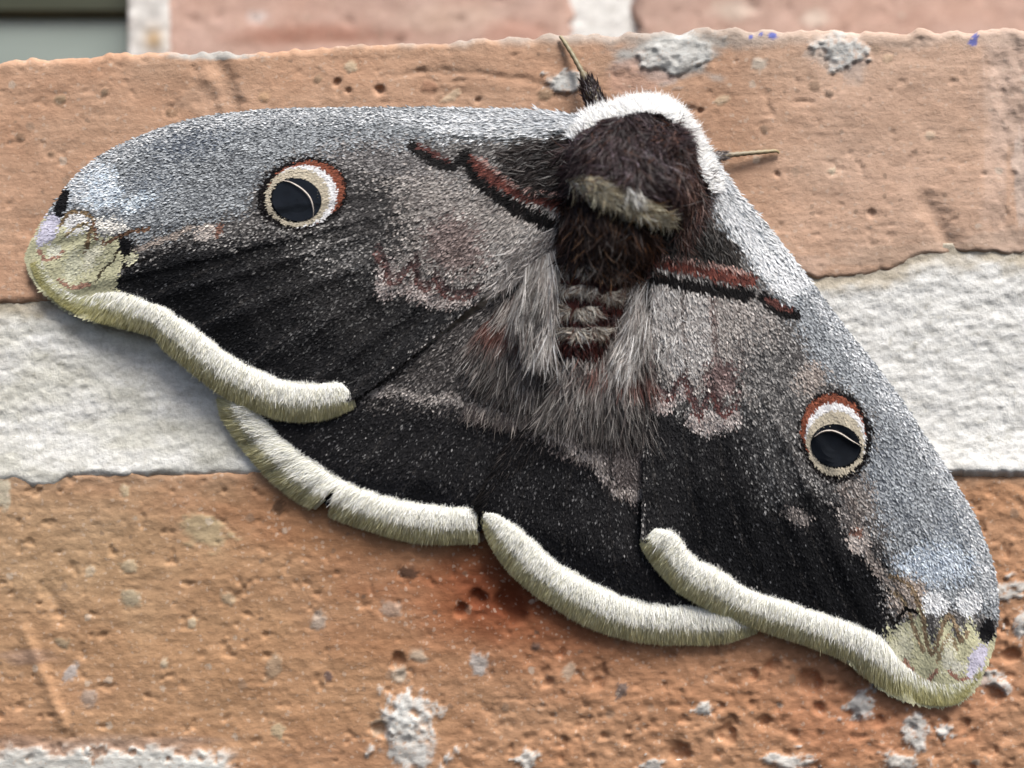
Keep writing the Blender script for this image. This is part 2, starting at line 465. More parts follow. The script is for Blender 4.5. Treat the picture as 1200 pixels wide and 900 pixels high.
def extra_upper(X, Y):
    h = np.zeros_like(X)
    # slanting crack near the left end, broken corner lower right
    for ln, w, d in [([(250, 66), (262, 90), (272, 118), (282, 140)], 10, 4.5), ([(238, 105), (250, 128), (258, 145)], 9, 3), ([(1085, 240), (1098, 262), (1110, 285)], 12, 4),
                     ([(445, 90), (520, 84), (600, 92), (650, 104)], 3, 1.2)]:
        l = spline(ln); d0 = linedist(np.stack([X.ravel(), Y.ravel()], -1), l).reshape(X.shape)
        h -= d * np.exp(-((d0 + 5 * fbm(X / 13, Y / 13, 4, 4)) / (w * (1 + .5 * fbm(X / 24, Y / 24, 3, 6)))) ** 2)
    h += stones_h(PA, CRUST_A, 500)(X, Y)
    h += 2 * np.exp(-(((X - 785) / 45) ** 2 + ((Y - 68) / 20) ** 2)) * (1 + fbm(X / 8, Y / 8, 3, 8))
    h -= 3 * sstep(1140, 1180, X + 12 * fbm(Y / 30, Y * 0, 2, 3)) * (1 + .7 * fbm(X / 14, Y / 20, 4, 2))
    return h

def paint_lower(X, Y, H, col):
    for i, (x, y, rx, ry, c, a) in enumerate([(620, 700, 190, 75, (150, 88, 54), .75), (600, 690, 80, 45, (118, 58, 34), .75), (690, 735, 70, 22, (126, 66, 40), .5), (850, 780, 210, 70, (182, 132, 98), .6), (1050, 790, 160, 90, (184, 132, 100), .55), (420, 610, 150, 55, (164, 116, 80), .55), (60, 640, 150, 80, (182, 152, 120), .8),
                                  (140, 720, 190, 110, (182, 148, 112), .5), (330, 800, 160, 70, (180, 142, 106), .45), (110, 880, 130, 17, (150, 138, 132), .5),
                                  (30, 770, 30, 8, (150, 130, 122), .5), (980, 855, 70, 40, (190, 128, 92), .4), (1170, 580, 40, 24, (196, 146, 108), .5)]):
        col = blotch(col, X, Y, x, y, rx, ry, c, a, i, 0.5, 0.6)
    lace = fbm(X / 16, Y / 10, 4, 90)
    w = sstep(868, 892, Y + 16 * lace + 10 * np.exp(-((X - 165) / 60) ** 2)) * (1 - sstep(255, 285, X + 20 * lace)) * sstep(-0.25, 0.1, fbm(X / 11, Y / 9, 3, 97) + (Y - 880) / 30)
    col = col * (1 - w[..., None]) + lin((205, 204, 198)) * w[..., None]
    w = (1 - sstep(0, 22, Y - 556 + 14 * lace))[..., None] * 0.35
    col = col * (1 - w) + lin((176, 150, 126)) * w
    col = stones_paint(col, X, Y, PB, CRUST_C, 400)
    return col

def extra_lower(X, Y):
    r = sstep(430, 700, X) * sstep(640, 720, Y + 0.1 * X)
    hs = stones_h(PB, CRUST_C, 400)(X, Y)
    h = r * (2.2 * fbm(X / 14, Y / 12, 4, 33) - 4 * sstep(.3, .7, fbm(X / 20, Y / 18, 3, 35)))
    lace = fbm(X / 16, Y / 10, 4, 90)
    h += 4 * sstep(868, 892, Y + 16 * lace + 10 * np.exp(-((X - 165) / 60) ** 2)) * (1 - sstep(255, 285, X + 20 * lace)) * sstep(-0.25, 0.1, fbm(X / 11, Y / 9, 3, 97) + (Y - 880) / 30)
    return h + hs

def flat(y):
    return lambda x: x * 0 + y

top_edge = edge_fn([(-200, 82), (0, 74), (130, 62), (260, 62), (500, 50), (660, 42), (820, 36), (1200, 36), (1400, 36)], 6, 3, 20)
upper_bot = edge_fn([(-200, 356), (0, 358), (70, 357), (300, 350), (700, 335), (930, 322), (960, 326), (1000, 327), (1053, 314), (1083, 300), (1127, 296), (1200, 301), (1400, 305)], 4, 6, 20)
lower_top = edge_fn([(-200, 552), (1400, 556)], 3, 9, 20)
lower_bot = edge_fn([(-200, 905), (280, 915), (500, 930), (1400, 935)], 4, 12, 20)

brick_A = brick(-150, 1400, top_edge, upper_bot, (191, 153, 126), 101, 0.40, paint=paint_upper, extra=extra_upper)
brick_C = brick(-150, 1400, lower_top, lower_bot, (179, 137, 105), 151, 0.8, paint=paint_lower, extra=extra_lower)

for k_, (xa, xb, tone) in enumerate([(-1150, -172, (186, 146, 120)), (1422, 2400, (190, 150, 124))]):
    brick(xa, xb, flat(top_edge(np.array([-200.0, 1400.0]))[k_]), flat(upper_bot(np.array([-200.0, 1400.0]))[k_]), tone, 161 + k_, .6, step=7)
    brick(xa + 300, xb + 300, flat(556), flat(912), tone, 171 + k_, .8, step=7) if k_ else brick(xa, xb, flat(556), flat(912), tone, 171, .8, step=7)
for k_, (xa, xb) in enumerate([(-1150, -330), (-305, 560), (585, 1500), (1525, 2400)]):
    brick(xa, xb, flat(1090), flat(1440), (182, 138, 106), 181 + k_, .9, step=9)

# mortar bed between the courses (lumpy, brushed, proud of the lower brick's edge here and there)
def mortar_bed(x0, x1, y0, y1, face, seed, step=2.6, amp=1.0, depth=240, colfn=None, hfn=None):
    nx, ny = int((x1 - x0) / step), int((y1 - y0) / step)
    X, Y = np.meshgrid(np.linspace(x0, x1, nx), np.linspace(y0, y1, ny), indexing='ij')
    sl = 0.1 * X
    H = face + amp * (2.0 * fbm(X / 55, (Y + sl) / 24, 5, seed) + 1.0 * fbm(X / 16, (Y + sl * .6) / 6, 4, seed + 7) + 1.2 * fbm(X / 5, Y / 5, 2, seed + 8) - 1.4 * sstep(.35, .7, fbm(X / 9, Y / 7, 2, seed + 9)))
    if hfn is not None:
        H = H + hfn(X, Y)
    col = np.ones(X.shape + (3,)) if colfn is None else colfn(X, Y)
    front = at(X, Y, H).reshape(-1, 3)
    idx = np.arange(nx * ny).reshape(nx, ny)
    loop = np.concatenate([idx[:, 0], idx[-1, 1:], idx[-2::-1, -1], idx[0, -2:0:-1]])
    back = front[loop].copy(); back[:, 1] = (depth - face) * S
    nb = len(front); n = len(loop); j = np.arange(n); j2 = (j + 1) % n
    sides = np.stack([loop[j], nb + j, nb + j2, loop[j2]], -1)
    c = np.vstack([col.reshape(-1, 3), col.reshape(-1, 3)[loop]])
    return mesh_obj('mortar_joint', np.vstack([front, back]), [grid_faces(nx, ny)[:, ::-1], sides[:, ::-1]], M_MORTAR, wall, c, True)

def bed_h(X, Y):
    h = -2.2 + 1 * sstep(800, 1000, X)
    h = h - 2.0 * sstep(800, 900, X) * (1 - sstep(0, 14, Y - upper_bot(X)))
    lip = edge_fn([(0, 566), (20, 566), (36, 575), (64, 575), (80, 562), (300, 558), (900, 560), (1200, 560)], 3, 44, 16)(X)
    h = h + (4.5 + 4 * sstep(900, 1100, X)) * (1 - sstep(lip - 10, lip - 1, Y)) * sstep(500, 560, Y)
    h = h - 26 * sstep(lip - 3, lip + 6, Y)
    return h

def bed_col(X, Y):
    c = np.ones(X.shape + (3,))
    g = np.clip(0.5 + fbm(X / 50, Y / 20, 3, 55), 0, 1)[..., None] * (1 - sstep(300, 700, X))[..., None]
    c = c * (1 - g * np.array([0.14, 0.15, 0.21])) * 0.95
    sp = sstep(.42, .6, fbm(X / 4.5, Y / 4, 2, 58))[..., None] * np.clip(.55 + fbm(X / 40, Y / 25, 2, 59), 0, 1)[..., None]
    c = c * (1 - sp * np.array([.22, .23, .27]))
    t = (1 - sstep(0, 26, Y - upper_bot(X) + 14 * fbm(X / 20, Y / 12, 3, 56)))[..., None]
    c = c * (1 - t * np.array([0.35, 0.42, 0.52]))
    return c

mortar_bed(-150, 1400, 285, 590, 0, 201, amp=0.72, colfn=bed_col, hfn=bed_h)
mortar_bed(-1150, 2700, 890, 1110, -8, 221, step=8)
for xa, xb, ya, yb in [(-1150, -130, 330, 590), (1380, 2700, 280, 590), (-200, -140, 40, 400), (1380, 1450, 30, 400), (-200, -140, 540, 920), (1380, 1750, 540, 920), (-340, -290, 1080, 1450), (550, 600, 1080, 1450), (1490, 1540, 1080, 1450)]:
    mortar_bed(xa, xb, ya, yb, -12, 241, step=8)

# recessed course far behind the upper arris, out of focus
BACK = -420
def paint_back(X, Y, H, col):
    for i, (x, y, rx, ry, c, a) in enumerate([(370, 40, 90, 12, (150, 96, 74), .6), (520, 20, 60, 16, (215, 190, 172), .5), (860, 12, 22, 12, (215, 200, 185), .7), (955, 22, 16, 10, (220, 205, 190), .7),
                                  (610, 40, 40, 16, (186, 140, 122), .6), (300, 20, 10, 6, (235, 225, 220), .9)]):
        col = blotch(col, X, Y, x, y, rx, ry, c, a, i, .4, .5)
    return col
back_kw = dict(face=BACK, depth=600, step=5, edge=12)
brick_D = brick(188, 668, flat(-260), flat(120), (194, 163, 149), 301, 1.4, paint=paint_back, **back_kw)
brick_E = brick(742, 2100, flat(-260), flat(120), (194, 162, 147), 331, 1.4, paint=paint_back, **back_kw)
mortar_bed(150, 2100, -260, 130, BACK - 12, 351, step=5, depth=600, colfn=lambda X, Y: np.ones(X.shape + (3,)) * (1 - .3 * (1 - sstep(200, 230, X)) * np.clip(.6 + fbm(X / 14, Y / 14, 3, 8), 0, 1))[..., None] * (1 - (1 - np.array([.62, .42, .22])) * np.exp(-((X - 180) / 11) ** 2 - ((Y - 46) / 14) ** 2)[..., None]), hfn=lambda X, Y: -14 * sstep(738, 760, X) * (1 - sstep(775, 790, X)) + 16 * (1 - sstep(190, 215, X)))

# frame boards left of the recessed bricks: grey-green below, dark olive above
frame = empty('window_frame', label='blurred grey-green painted frame left of the recessed bricks', category='frame')
def board(name, x0, x1, y0, y1, face, mat, back=-620):
    x = [x0, x0 + 4, x1 - 4, x1]; hs = [face - 4, face, face, face - 4]
    prof = [(x0, face - 5), (x0 + 6, face), (x1 - 6, face), (x1, face - 5)]
    ys = [y0, y0 + 5, (y0 + y1) / 2, y1 - 5, y1]; dy = [-5, 0, 0, 0, -5]
    V = []
    for (xx, hh) in prof:
        for yy, d_ in zip(ys, dy):
            V.append(at(xx, yy, hh + d_))
    V = np.array(V); nx, ny = 4, 5
    idx = np.arange(nx * ny).reshape(nx, ny)
    loop = np.concatenate([idx[:, 0], idx[-1, 1:], idx[-2::-1, -1], idx[0, -2:0:-1]])
    bk = V[loop].copy(); bk[:, 1] = -back * S
    n = len(loop); j = np.arange(n); j2 = (j + 1) % n
    mesh_obj(name, np.vstack([V, bk]), [grid_faces(nx, ny)[:, ::-1], np.stack([loop[j2], len(V) + j2, len(V) + j, loop[j]], -1)], mat, frame, None, False)
board('lower_board', -1100, 152, 22, 140, BACK - 60, M_BOARD)
board('upper_board', -1100, 176, -180, 16, BACK - 45, M_DBOARD)


# ------------------------------------------------------------------ the moth
moth = empty('moth', label='large grey moth with eyespots and cream-edged wings resting on the bricks', category='moth')

BLK, CHAR = (30, 29, 31), (52, 48, 48)
GREYL, WHT, BLUEW, BLUED = (190, 186, 182), (230, 231, 232), (190, 194, 197), (58, 62, 69)
RED, PINK, RUST = (74, 41, 38), (190, 164, 156), (150, 84, 62)
CREAM, OLIVE, LAV = (226, 222, 192), (198, 194, 152), (212, 206, 228)

def P_(pts, soft, d, l, f): return ('poly', np.asarray(pts, float), soft, lin(d), lin(l), f)
def L_(pts, w, d, l, f, soft=1.5): return ('line', spline(pts, 3.0), soft, lin(d), lin(l), f, w)
def E_(x, y, rx, ry, rot, soft, d, l, f): return ('ell', (x, y, rx, ry, math.radians(rot)), soft, lin(d), lin(l), f)

def paint(p, base, layers, seed, warp=5.0):
    """stochastic colour of every scale: each layer gives dark / light tones and the share of light scales"""
    n = len(p)
    r = np.random.default_rng(seed)
    dk = np.tile(lin(base[0]), (n, 1)); lt = np.tile(lin(base[1]), (n, 1)); fr = np.full(n, base[2])
    q = p + warp * np.stack([fbm(p[:, 0] / 22, p[:, 1] / 22, 3, seed), fbm(p[:, 0] / 22, p[:, 1] / 22, 3, seed + 1)], -1)
    q2 = p + 0.35 * (q - p)
    for L in layers:
        if L[0] == 'ell':
            x, y, rx, ry, a = L[1]; R = max(rx, ry) * (1 + L[2] / min(rx, ry)) + 3
            lo, hi, z = np.array([x - R, y - R]), np.array([x + R, y + R]), (q2 if L[2] < 6 else q)
        else:
            g = L[2] + (L[6] * .5 if L[0] == 'line' else 0) + 1
            lo, hi, z = L[1].min(0) - g, L[1].max(0) + g, (q2 if L[0] == 'line' else q)
        m_ = np.flatnonzero(((z > lo) & (z < hi)).all(1))
        if not len(m_): continue
        z = z[m_]
        if L[0] == 'poly':
            d = polysd(z, L[1])
        elif L[0] == 'line':
            d = L[6] * 0.5 - linedist(z, L[1])
        else:
            dx, dy = z[:, 0] - x, z[:, 1] - y
            d = (1 - np.hypot((dx * math.cos(a) + dy * math.sin(a)) / rx, (-dx * math.sin(a) + dy * math.cos(a)) / ry)) * min(rx, ry)
        t_ = m_[r.random(len(m_)) < sstep(-L[2], L[2], d)]
        dk[t_] = L[3]; lt[t_] = L[4]; fr[t_] = L[5]
    clump = np.clip(1 + 0.55 * fbm(p[:, 0] / 9, p[:, 1] / 9, 3, seed + 3), 0.2, 2)
    isl = r.random(n) < fr * np.where(fr < 0.97, clump, 1)
    c = np.where(isl[:, None], lt, dk)
    mean = dk + (lt - dk) * fr[:, None]
    c = mean * 0.98 + (0.3 + 0.3 * r.random(n))[:, None] * (c - mean)
    c = np.maximum(c, 0.003)
    j = np.exp(r.normal(0, 0.2, n)); j = np.where(fr > 0.97, np.exp(r.normal(0, 0.08, n)), j)
    return np.clip(c * j[:, None], 0, 0.92)

# ---- outlines (layout units) and heights above the wall
FW_L_OUT = [(692, 140), (640, 130), (560, 127), (480, 126), (400, 126), (320, 128), (260, 134), (210, 144), (160, 162), (120, 182), (92, 205), (70, 232), (50, 262), (36, 288), (32, 305), (40, 326), (60, 350), (90, 369),
            (120, 378), (150, 386), (180, 392), (200, 408), (250, 438), (300, 462), (350, 475), (395, 470), (415, 466), (440, 450), (500, 402), (560, 352), (620, 306), (655, 272), (700, 230), (715, 180)]
FW_R_OUT = [(770, 150), (815, 160), (835, 187), (862, 222), (900, 266), (940, 317), (980, 370), (1020, 420), (1050, 460), (1080, 505), (1110, 550), (1135, 592), (1152, 630), (1164, 668), (1169, 710), (1164, 752), (1151, 788), (1140, 809), (1120, 823),
            (1090, 827), (1060, 820), (1030, 805), (1000, 780), (960, 748), (900, 724), (850, 702), (800, 672), (770, 644), (753, 630), (752, 600), (754, 540), (758, 450), (761, 380), (764, 310), (760, 260), (745, 200)]
HW_L_OUT = [(700, 300), (655, 300), (560, 365), (430, 452), (330, 484), (290, 482), (288, 505), (303, 530), (333, 560), (380, 587), (430, 604), (480, 616), (530, 620), (566, 618), (600, 570), (650, 500), (700, 430), (715, 340)]
HW_R_OUT = [(690, 330), (672, 400), (650, 455), (618, 500), (585, 540), (568, 575), (565, 605), (578, 628), (610, 655), (650, 688), (700, 714), (750, 730), (800, 735), (850, 732), (885, 728), (872, 690), (800, 600), (790, 450), (785, 320), (740, 290)]
HT = {
 'FL': TPS([(700, 180, 72), (690, 140, 60), (600, 132, 50), (400, 128, 38), (200, 150, 26), (70, 240, 14), (34, 305, 9), (110, 375, 14), (200, 408, 22), (300, 462, 24), (400, 470, 34), (470, 430, 42), (560, 352, 50), (650, 275, 62),
            (130, 270, 30), (220, 260, 42), (350, 220, 54), (350, 330, 50), (500, 220, 64), (250, 360, 38)]),
 'FR': TPS([(770, 200, 74), (800, 160, 62), (900, 266, 48), (1020, 420, 36), (1110, 550, 26), (1165, 690, 12), (1130, 818, 8), (1060, 820, 9), (960, 750, 16), (850, 702, 24), (755, 630, 36), (756, 500, 50), (762, 330, 64),
            (1100, 720, 26), (1050, 620, 40), (980, 510, 52), (900, 400, 60), (860, 560, 48), (960, 650, 34), (830, 400, 60)]),
 'HL': TPS([(690, 330, 50), (600, 340, 50), (500, 400, 41), (430, 452, 31), (262, 474, 12), (300, 535, 11), (400, 592, 12), (560, 618, 15), (480, 520, 26), (600, 480, 38), (650, 480, 40), (380, 520, 20)]),
 'HR': TPS([(720, 330, 56), (780, 330, 50), (640, 480, 50), (580, 560, 32), (568, 600, 24), (620, 660, 16), (720, 718, 15), (860, 730, 12), (700, 560, 42), (720, 640, 30), (790, 600, 28), (690, 450, 54)]),
}
VEINS = {
 'FL': ((715, 190), [(40, 280), (70, 340), (130, 365), (200, 400), (270, 440), (340, 470), (405, 470)]),
 'FR': ((775, 215), [(1160, 720), (1130, 800), (1060, 815), (990, 770), (910, 730), (840, 700), (780, 660)]),
 'HL': ((690, 300), [(270, 490), (320, 550), (385, 590), (450, 610), (520, 620)]),
 'HR': ((715, 310), [(600, 645), (660, 690), (730, 720), (800, 735), (860, 735)]),
}
APEX = {'FL': [(20, 300), (52, 248), (80, 262), (110, 275), (140, 280), (158, 296), (136, 336), (180, 400), (60, 400)],
        'FR': [(1030, 780), (1036, 735), (1062, 722), (1130, 730), (1180, 735), (1180, 800), (1120, 845), (1030, 830), (980, 780)]}
PLEAT = {'FL': ((136, 262), 95), 'FR': ((1098, 690), 115)}
def height(kind):
    base = HT[kind]; o, tips = VEINS[kind]; o = np.array(o, float)
    angs = np.unwrap(np.sort([math.atan2(t[1] - o[1], t[0] - o[0]) for t in tips]))
    ns = {'FL': 11, 'FR': 12, 'HL': 13, 'HR': 14}[kind]
    def f(p):
        p = np.asarray(p, float)
        v = p - o; r = np.hypot(v[:, 0], v[:, 1])
        a = np.arctan2(v[:, 1], v[:, 0]); a = np.where(a < angs[0] - 2, a + 2 * np.pi, a)
        u = np.interp(a, angs, np.arange(len(angs)))
        amp = 1.9 * sstep(120, 420, r)
        fold = 0.0
        if kind in PLEAT:
            (cx, cy), rad = PLEAT[kind]
            dx, dy = p[:, 0] - cx, p[:, 1] - cy
            fold = 0.9 * sstep(-6, 12, polysd(p, np.asarray(APEX[kind], float))) * np.sin(np.arctan2(dy, dx) * 13 + 1.2 * fbm(p[:, 0] / 30, p[:, 1] / 30, 2, 5)) * sstep(14, 40, np.hypot(dx, dy)) * (1 - sstep(rad * .8, rad * 1.25, np.hypot(dx, dy)))
        return base(p) + fold + amp * (np.abs(np.cos(u * np.pi)) ** 6 * 0.9 - 0.3) + 1.8 * fbm(p[:, 0] / 55, p[:, 1] / 55, 3, ns)
    return f
HF = {k: height(k) for k in HT}

ZZL = [(444, 296), (452, 312), (458, 330), (470, 326), (486, 308), (490, 332), (503, 338), (512, 326), (522, 344), (545, 347), (562, 339)]
ZZR = [(764, 410), (763, 440), (768, 458), (783, 466), (797, 441), (808, 462), (818, 486), (832, 460), (846, 484), (862, 474)]
MEDD, MEDL = (84, 74, 71), (196, 189, 183)
LAY = {}
LAY['FL'] = ((CHAR, GREYL, .24), [
    P_([(720, 100), (400, 100), (200, 120), (20, 200), (20, 260), (95, 262), (135, 270), (170, 282), (215, 264), (290, 246), (305, 205), (350, 184), (420, 186), (490, 166), (560, 160), (680, 158)], 16, BLUED, BLUEW, .50),
    L_([(690, 138), (560, 136), (400, 134), (300, 138), (200, 154), (130, 184), (90, 215)], 18, (100, 108, 116), WHT, .6, 8),
    P_([(700, 120), (560, 126), (480, 140), (520, 158), (690, 156)], 12, (150, 156, 162), (240, 242, 244), .8),
    E_(226, 168, 50, 16, -10, 12, (58, 68, 84), BLUEW, .36), E_(170, 225, 40, 22, -20, 14, (66, 76, 90), BLUEW, .48), E_(270, 205, 40, 24, -15, 16, (44, 46, 52), BLUEW, .46),
    E_(118, 220, 26, 24, 30, 9, (150, 168, 186), (232, 240, 248), .8), E_(160, 236, 18, 9, -10, 7, (120, 140, 160), (228, 236, 242), .75), E_(92, 222, 12, 20, 35, 6, (140, 156, 172), WHT, .7),
    E_(470, 215, 80, 38, 15, 26, (66, 60, 60), (180, 176, 174), .42),
    P_([(660, 246), (640, 258), (600, 240), (556, 218), (490, 196), (430, 206), (440, 280), (470, 325), (530, 344), (565, 340), (620, 302), (658, 272)], 20, MEDD, MEDL, .5),
    P_([(660, 252), (620, 256), (570, 290), (560, 330), (620, 300)], 12, (112, 104, 100), (204, 199, 194), .52),
    E_(428, 258, 46, 64, -8, 28, (40, 38, 39), (150, 146, 143), .2), E_(450, 190, 50, 12, 10, 10, (70, 66, 66), (170, 166, 164), .36),
    E_(535, 285, 38, 32, 20, 16, (92, 76, 72), (176, 160, 155), .42), E_(600, 262, 30, 12, -30, 10, (120, 112, 108), MEDL, .55),
    P_([(136, 335), (150, 318), (176, 302), (212, 284), (258, 288), (312, 274), (400, 282), (436, 300), (452, 345), (520, 356), (560, 348), (420, 480), (395, 455), (336, 448), (268, 420), (200, 370)], 15, BLK, (112, 111, 110), .10),
    P_([(136, 335), (176, 304), (230, 296), (260, 330), (300, 390), (360, 440), (268, 416), (200, 364)], 18, (22, 22, 24), (110, 110, 112), .03),
    P_([(300, 300), (390, 290), (440, 320), (470, 370), (420, 400), (350, 360)], 24, (32, 30, 31), (128, 126, 124), .18),
    E_(400, 300, 50, 22, 10, 14, (34, 32, 33), GREYL, .24),
    P_([(586, 178), (660, 160), (700, 160), (700, 240), (660, 238), (628, 226), (596, 206)], 5, (40, 34, 33), (90, 80, 78), .08),
    L_([(548, 184), (562, 204), (585, 226), (612, 243), (645, 258)], 18, (16, 14, 15), (60, 54, 52), .04, 4),
    L_([(560, 187), (575, 202), (600, 218), (628, 229), (668, 236)], 13, RED, (150, 90, 78), .25, 3),
    L_([(564, 182), (598, 208), (628, 221), (668, 227)], 4, (150, 108, 100), PINK, .5, 2),
    L_([(486, 170), (500, 182), (520, 192), (536, 193)], 12, (18, 16, 17), (60, 54, 52), .04, 3),
    L_([(494, 171), (508, 177), (528, 187)], 6, (74, 42, 40), (124, 82, 76), .3, 2),
    L_([(528, 161), (560, 160), (600, 161), (664, 157)], 2.6, (22, 24, 28), BLUEW, .25, 1), L_([(480, 146), (560, 144), (660, 142)], 2, (90, 98, 108), WHT, .4, 1),
    E_(456, 326, 13, 24, 0, 6, (118, 102, 98), (206, 197, 192), .5), E_(492, 340, 24, 12, 10, 6, (116, 100, 96), (200, 190, 185), .45), E_(528, 352, 24, 8, -5, 5, (114, 100, 96), (198, 189, 184), .45),
    L_(ZZL, 6, (96, 68, 65), (140, 110, 105), .3, 4), L_(np.array(ZZL) + (3, -8), 5, (60, 48, 48), (120, 100, 98), .3, 2.5),
    # apex
    P_([(30, 270), (52, 245), (72, 262), (88, 262), (112, 275), (140, 280), (158, 296), (142, 318), (136, 336), (170, 362), (200, 420), (60, 420), (10, 320)], 7, (206, 202, 162), (216, 212, 176), .98),
    E_(128, 266, 18, 9, -5, 7, (214, 206, 196), (240, 236, 228), .99), E_(92, 262, 15, 11, -30, 7, (214, 210, 206), (240, 238, 236), .99),
    L_([(74, 262), (84, 250), (100, 248), (112, 260), (106, 276), (102, 296)], 5, (124, 104, 80), (150, 130, 100), .3, 1.2), L_([(112, 262), (116, 280), (128, 284), (150, 272), (178, 266)], 4.5, (124, 92, 74), (150, 120, 96), .3, 1.2),
    L_([(80, 276), (92, 266), (104, 262)], 4, (150, 136, 104), (170, 150, 120), .4, 1.5), E_(110, 300, 10, 18, 20, 6, (214, 210, 172), (234, 230, 206), .99), E_(88, 312, 10, 18, 10, 6, (206, 204, 164), (230, 228, 200), .99),
    L_([(48, 293), (56, 302), (67, 302), (76, 294)], 4.5, (176, 136, 118), (190, 150, 130), .4, 1.5), L_([(72, 326), (86, 336), (106, 331)], 4.5, (178, 138, 118), (190, 150, 130), .4, 1.5),
    E_(59, 268, 10, 23, 28, 3, (204, 198, 220), (226, 222, 238), .99), E_(76, 236, 8, 19, 18, 2, (12, 12, 16), BLK, .99), E_(66, 292, 8, 8, 0, 4, (222, 220, 196), (236, 234, 214), .99),
    L_([(114, 329), (122, 316), (134, 304), (142, 292)], 2.6, (70, 62, 48), (110, 100, 78), .3, 1.5), E_(150, 288, 9, 12, -20, 3, (14, 14, 16), BLK, .99), L_([(148, 298), (148, 314), (164, 306), (176, 300)], 3, (30, 26, 24), BLK, .3, 1.2),
    L_([(160, 292), (176, 286), (200, 278), (228, 264)], 6, (120, 106, 98), (190, 178, 168), .5, 3), E_(158, 304, 7, 5, -30, 3, (200, 190, 165), CREAM, .99),
    E_(246, 271, 14, 9, -15, 4, (170, 158, 150), (216, 206, 198), .6), E_(259, 268, 5, 10, 10, 3, (118, 84, 72), (150, 116, 102), .4),
])
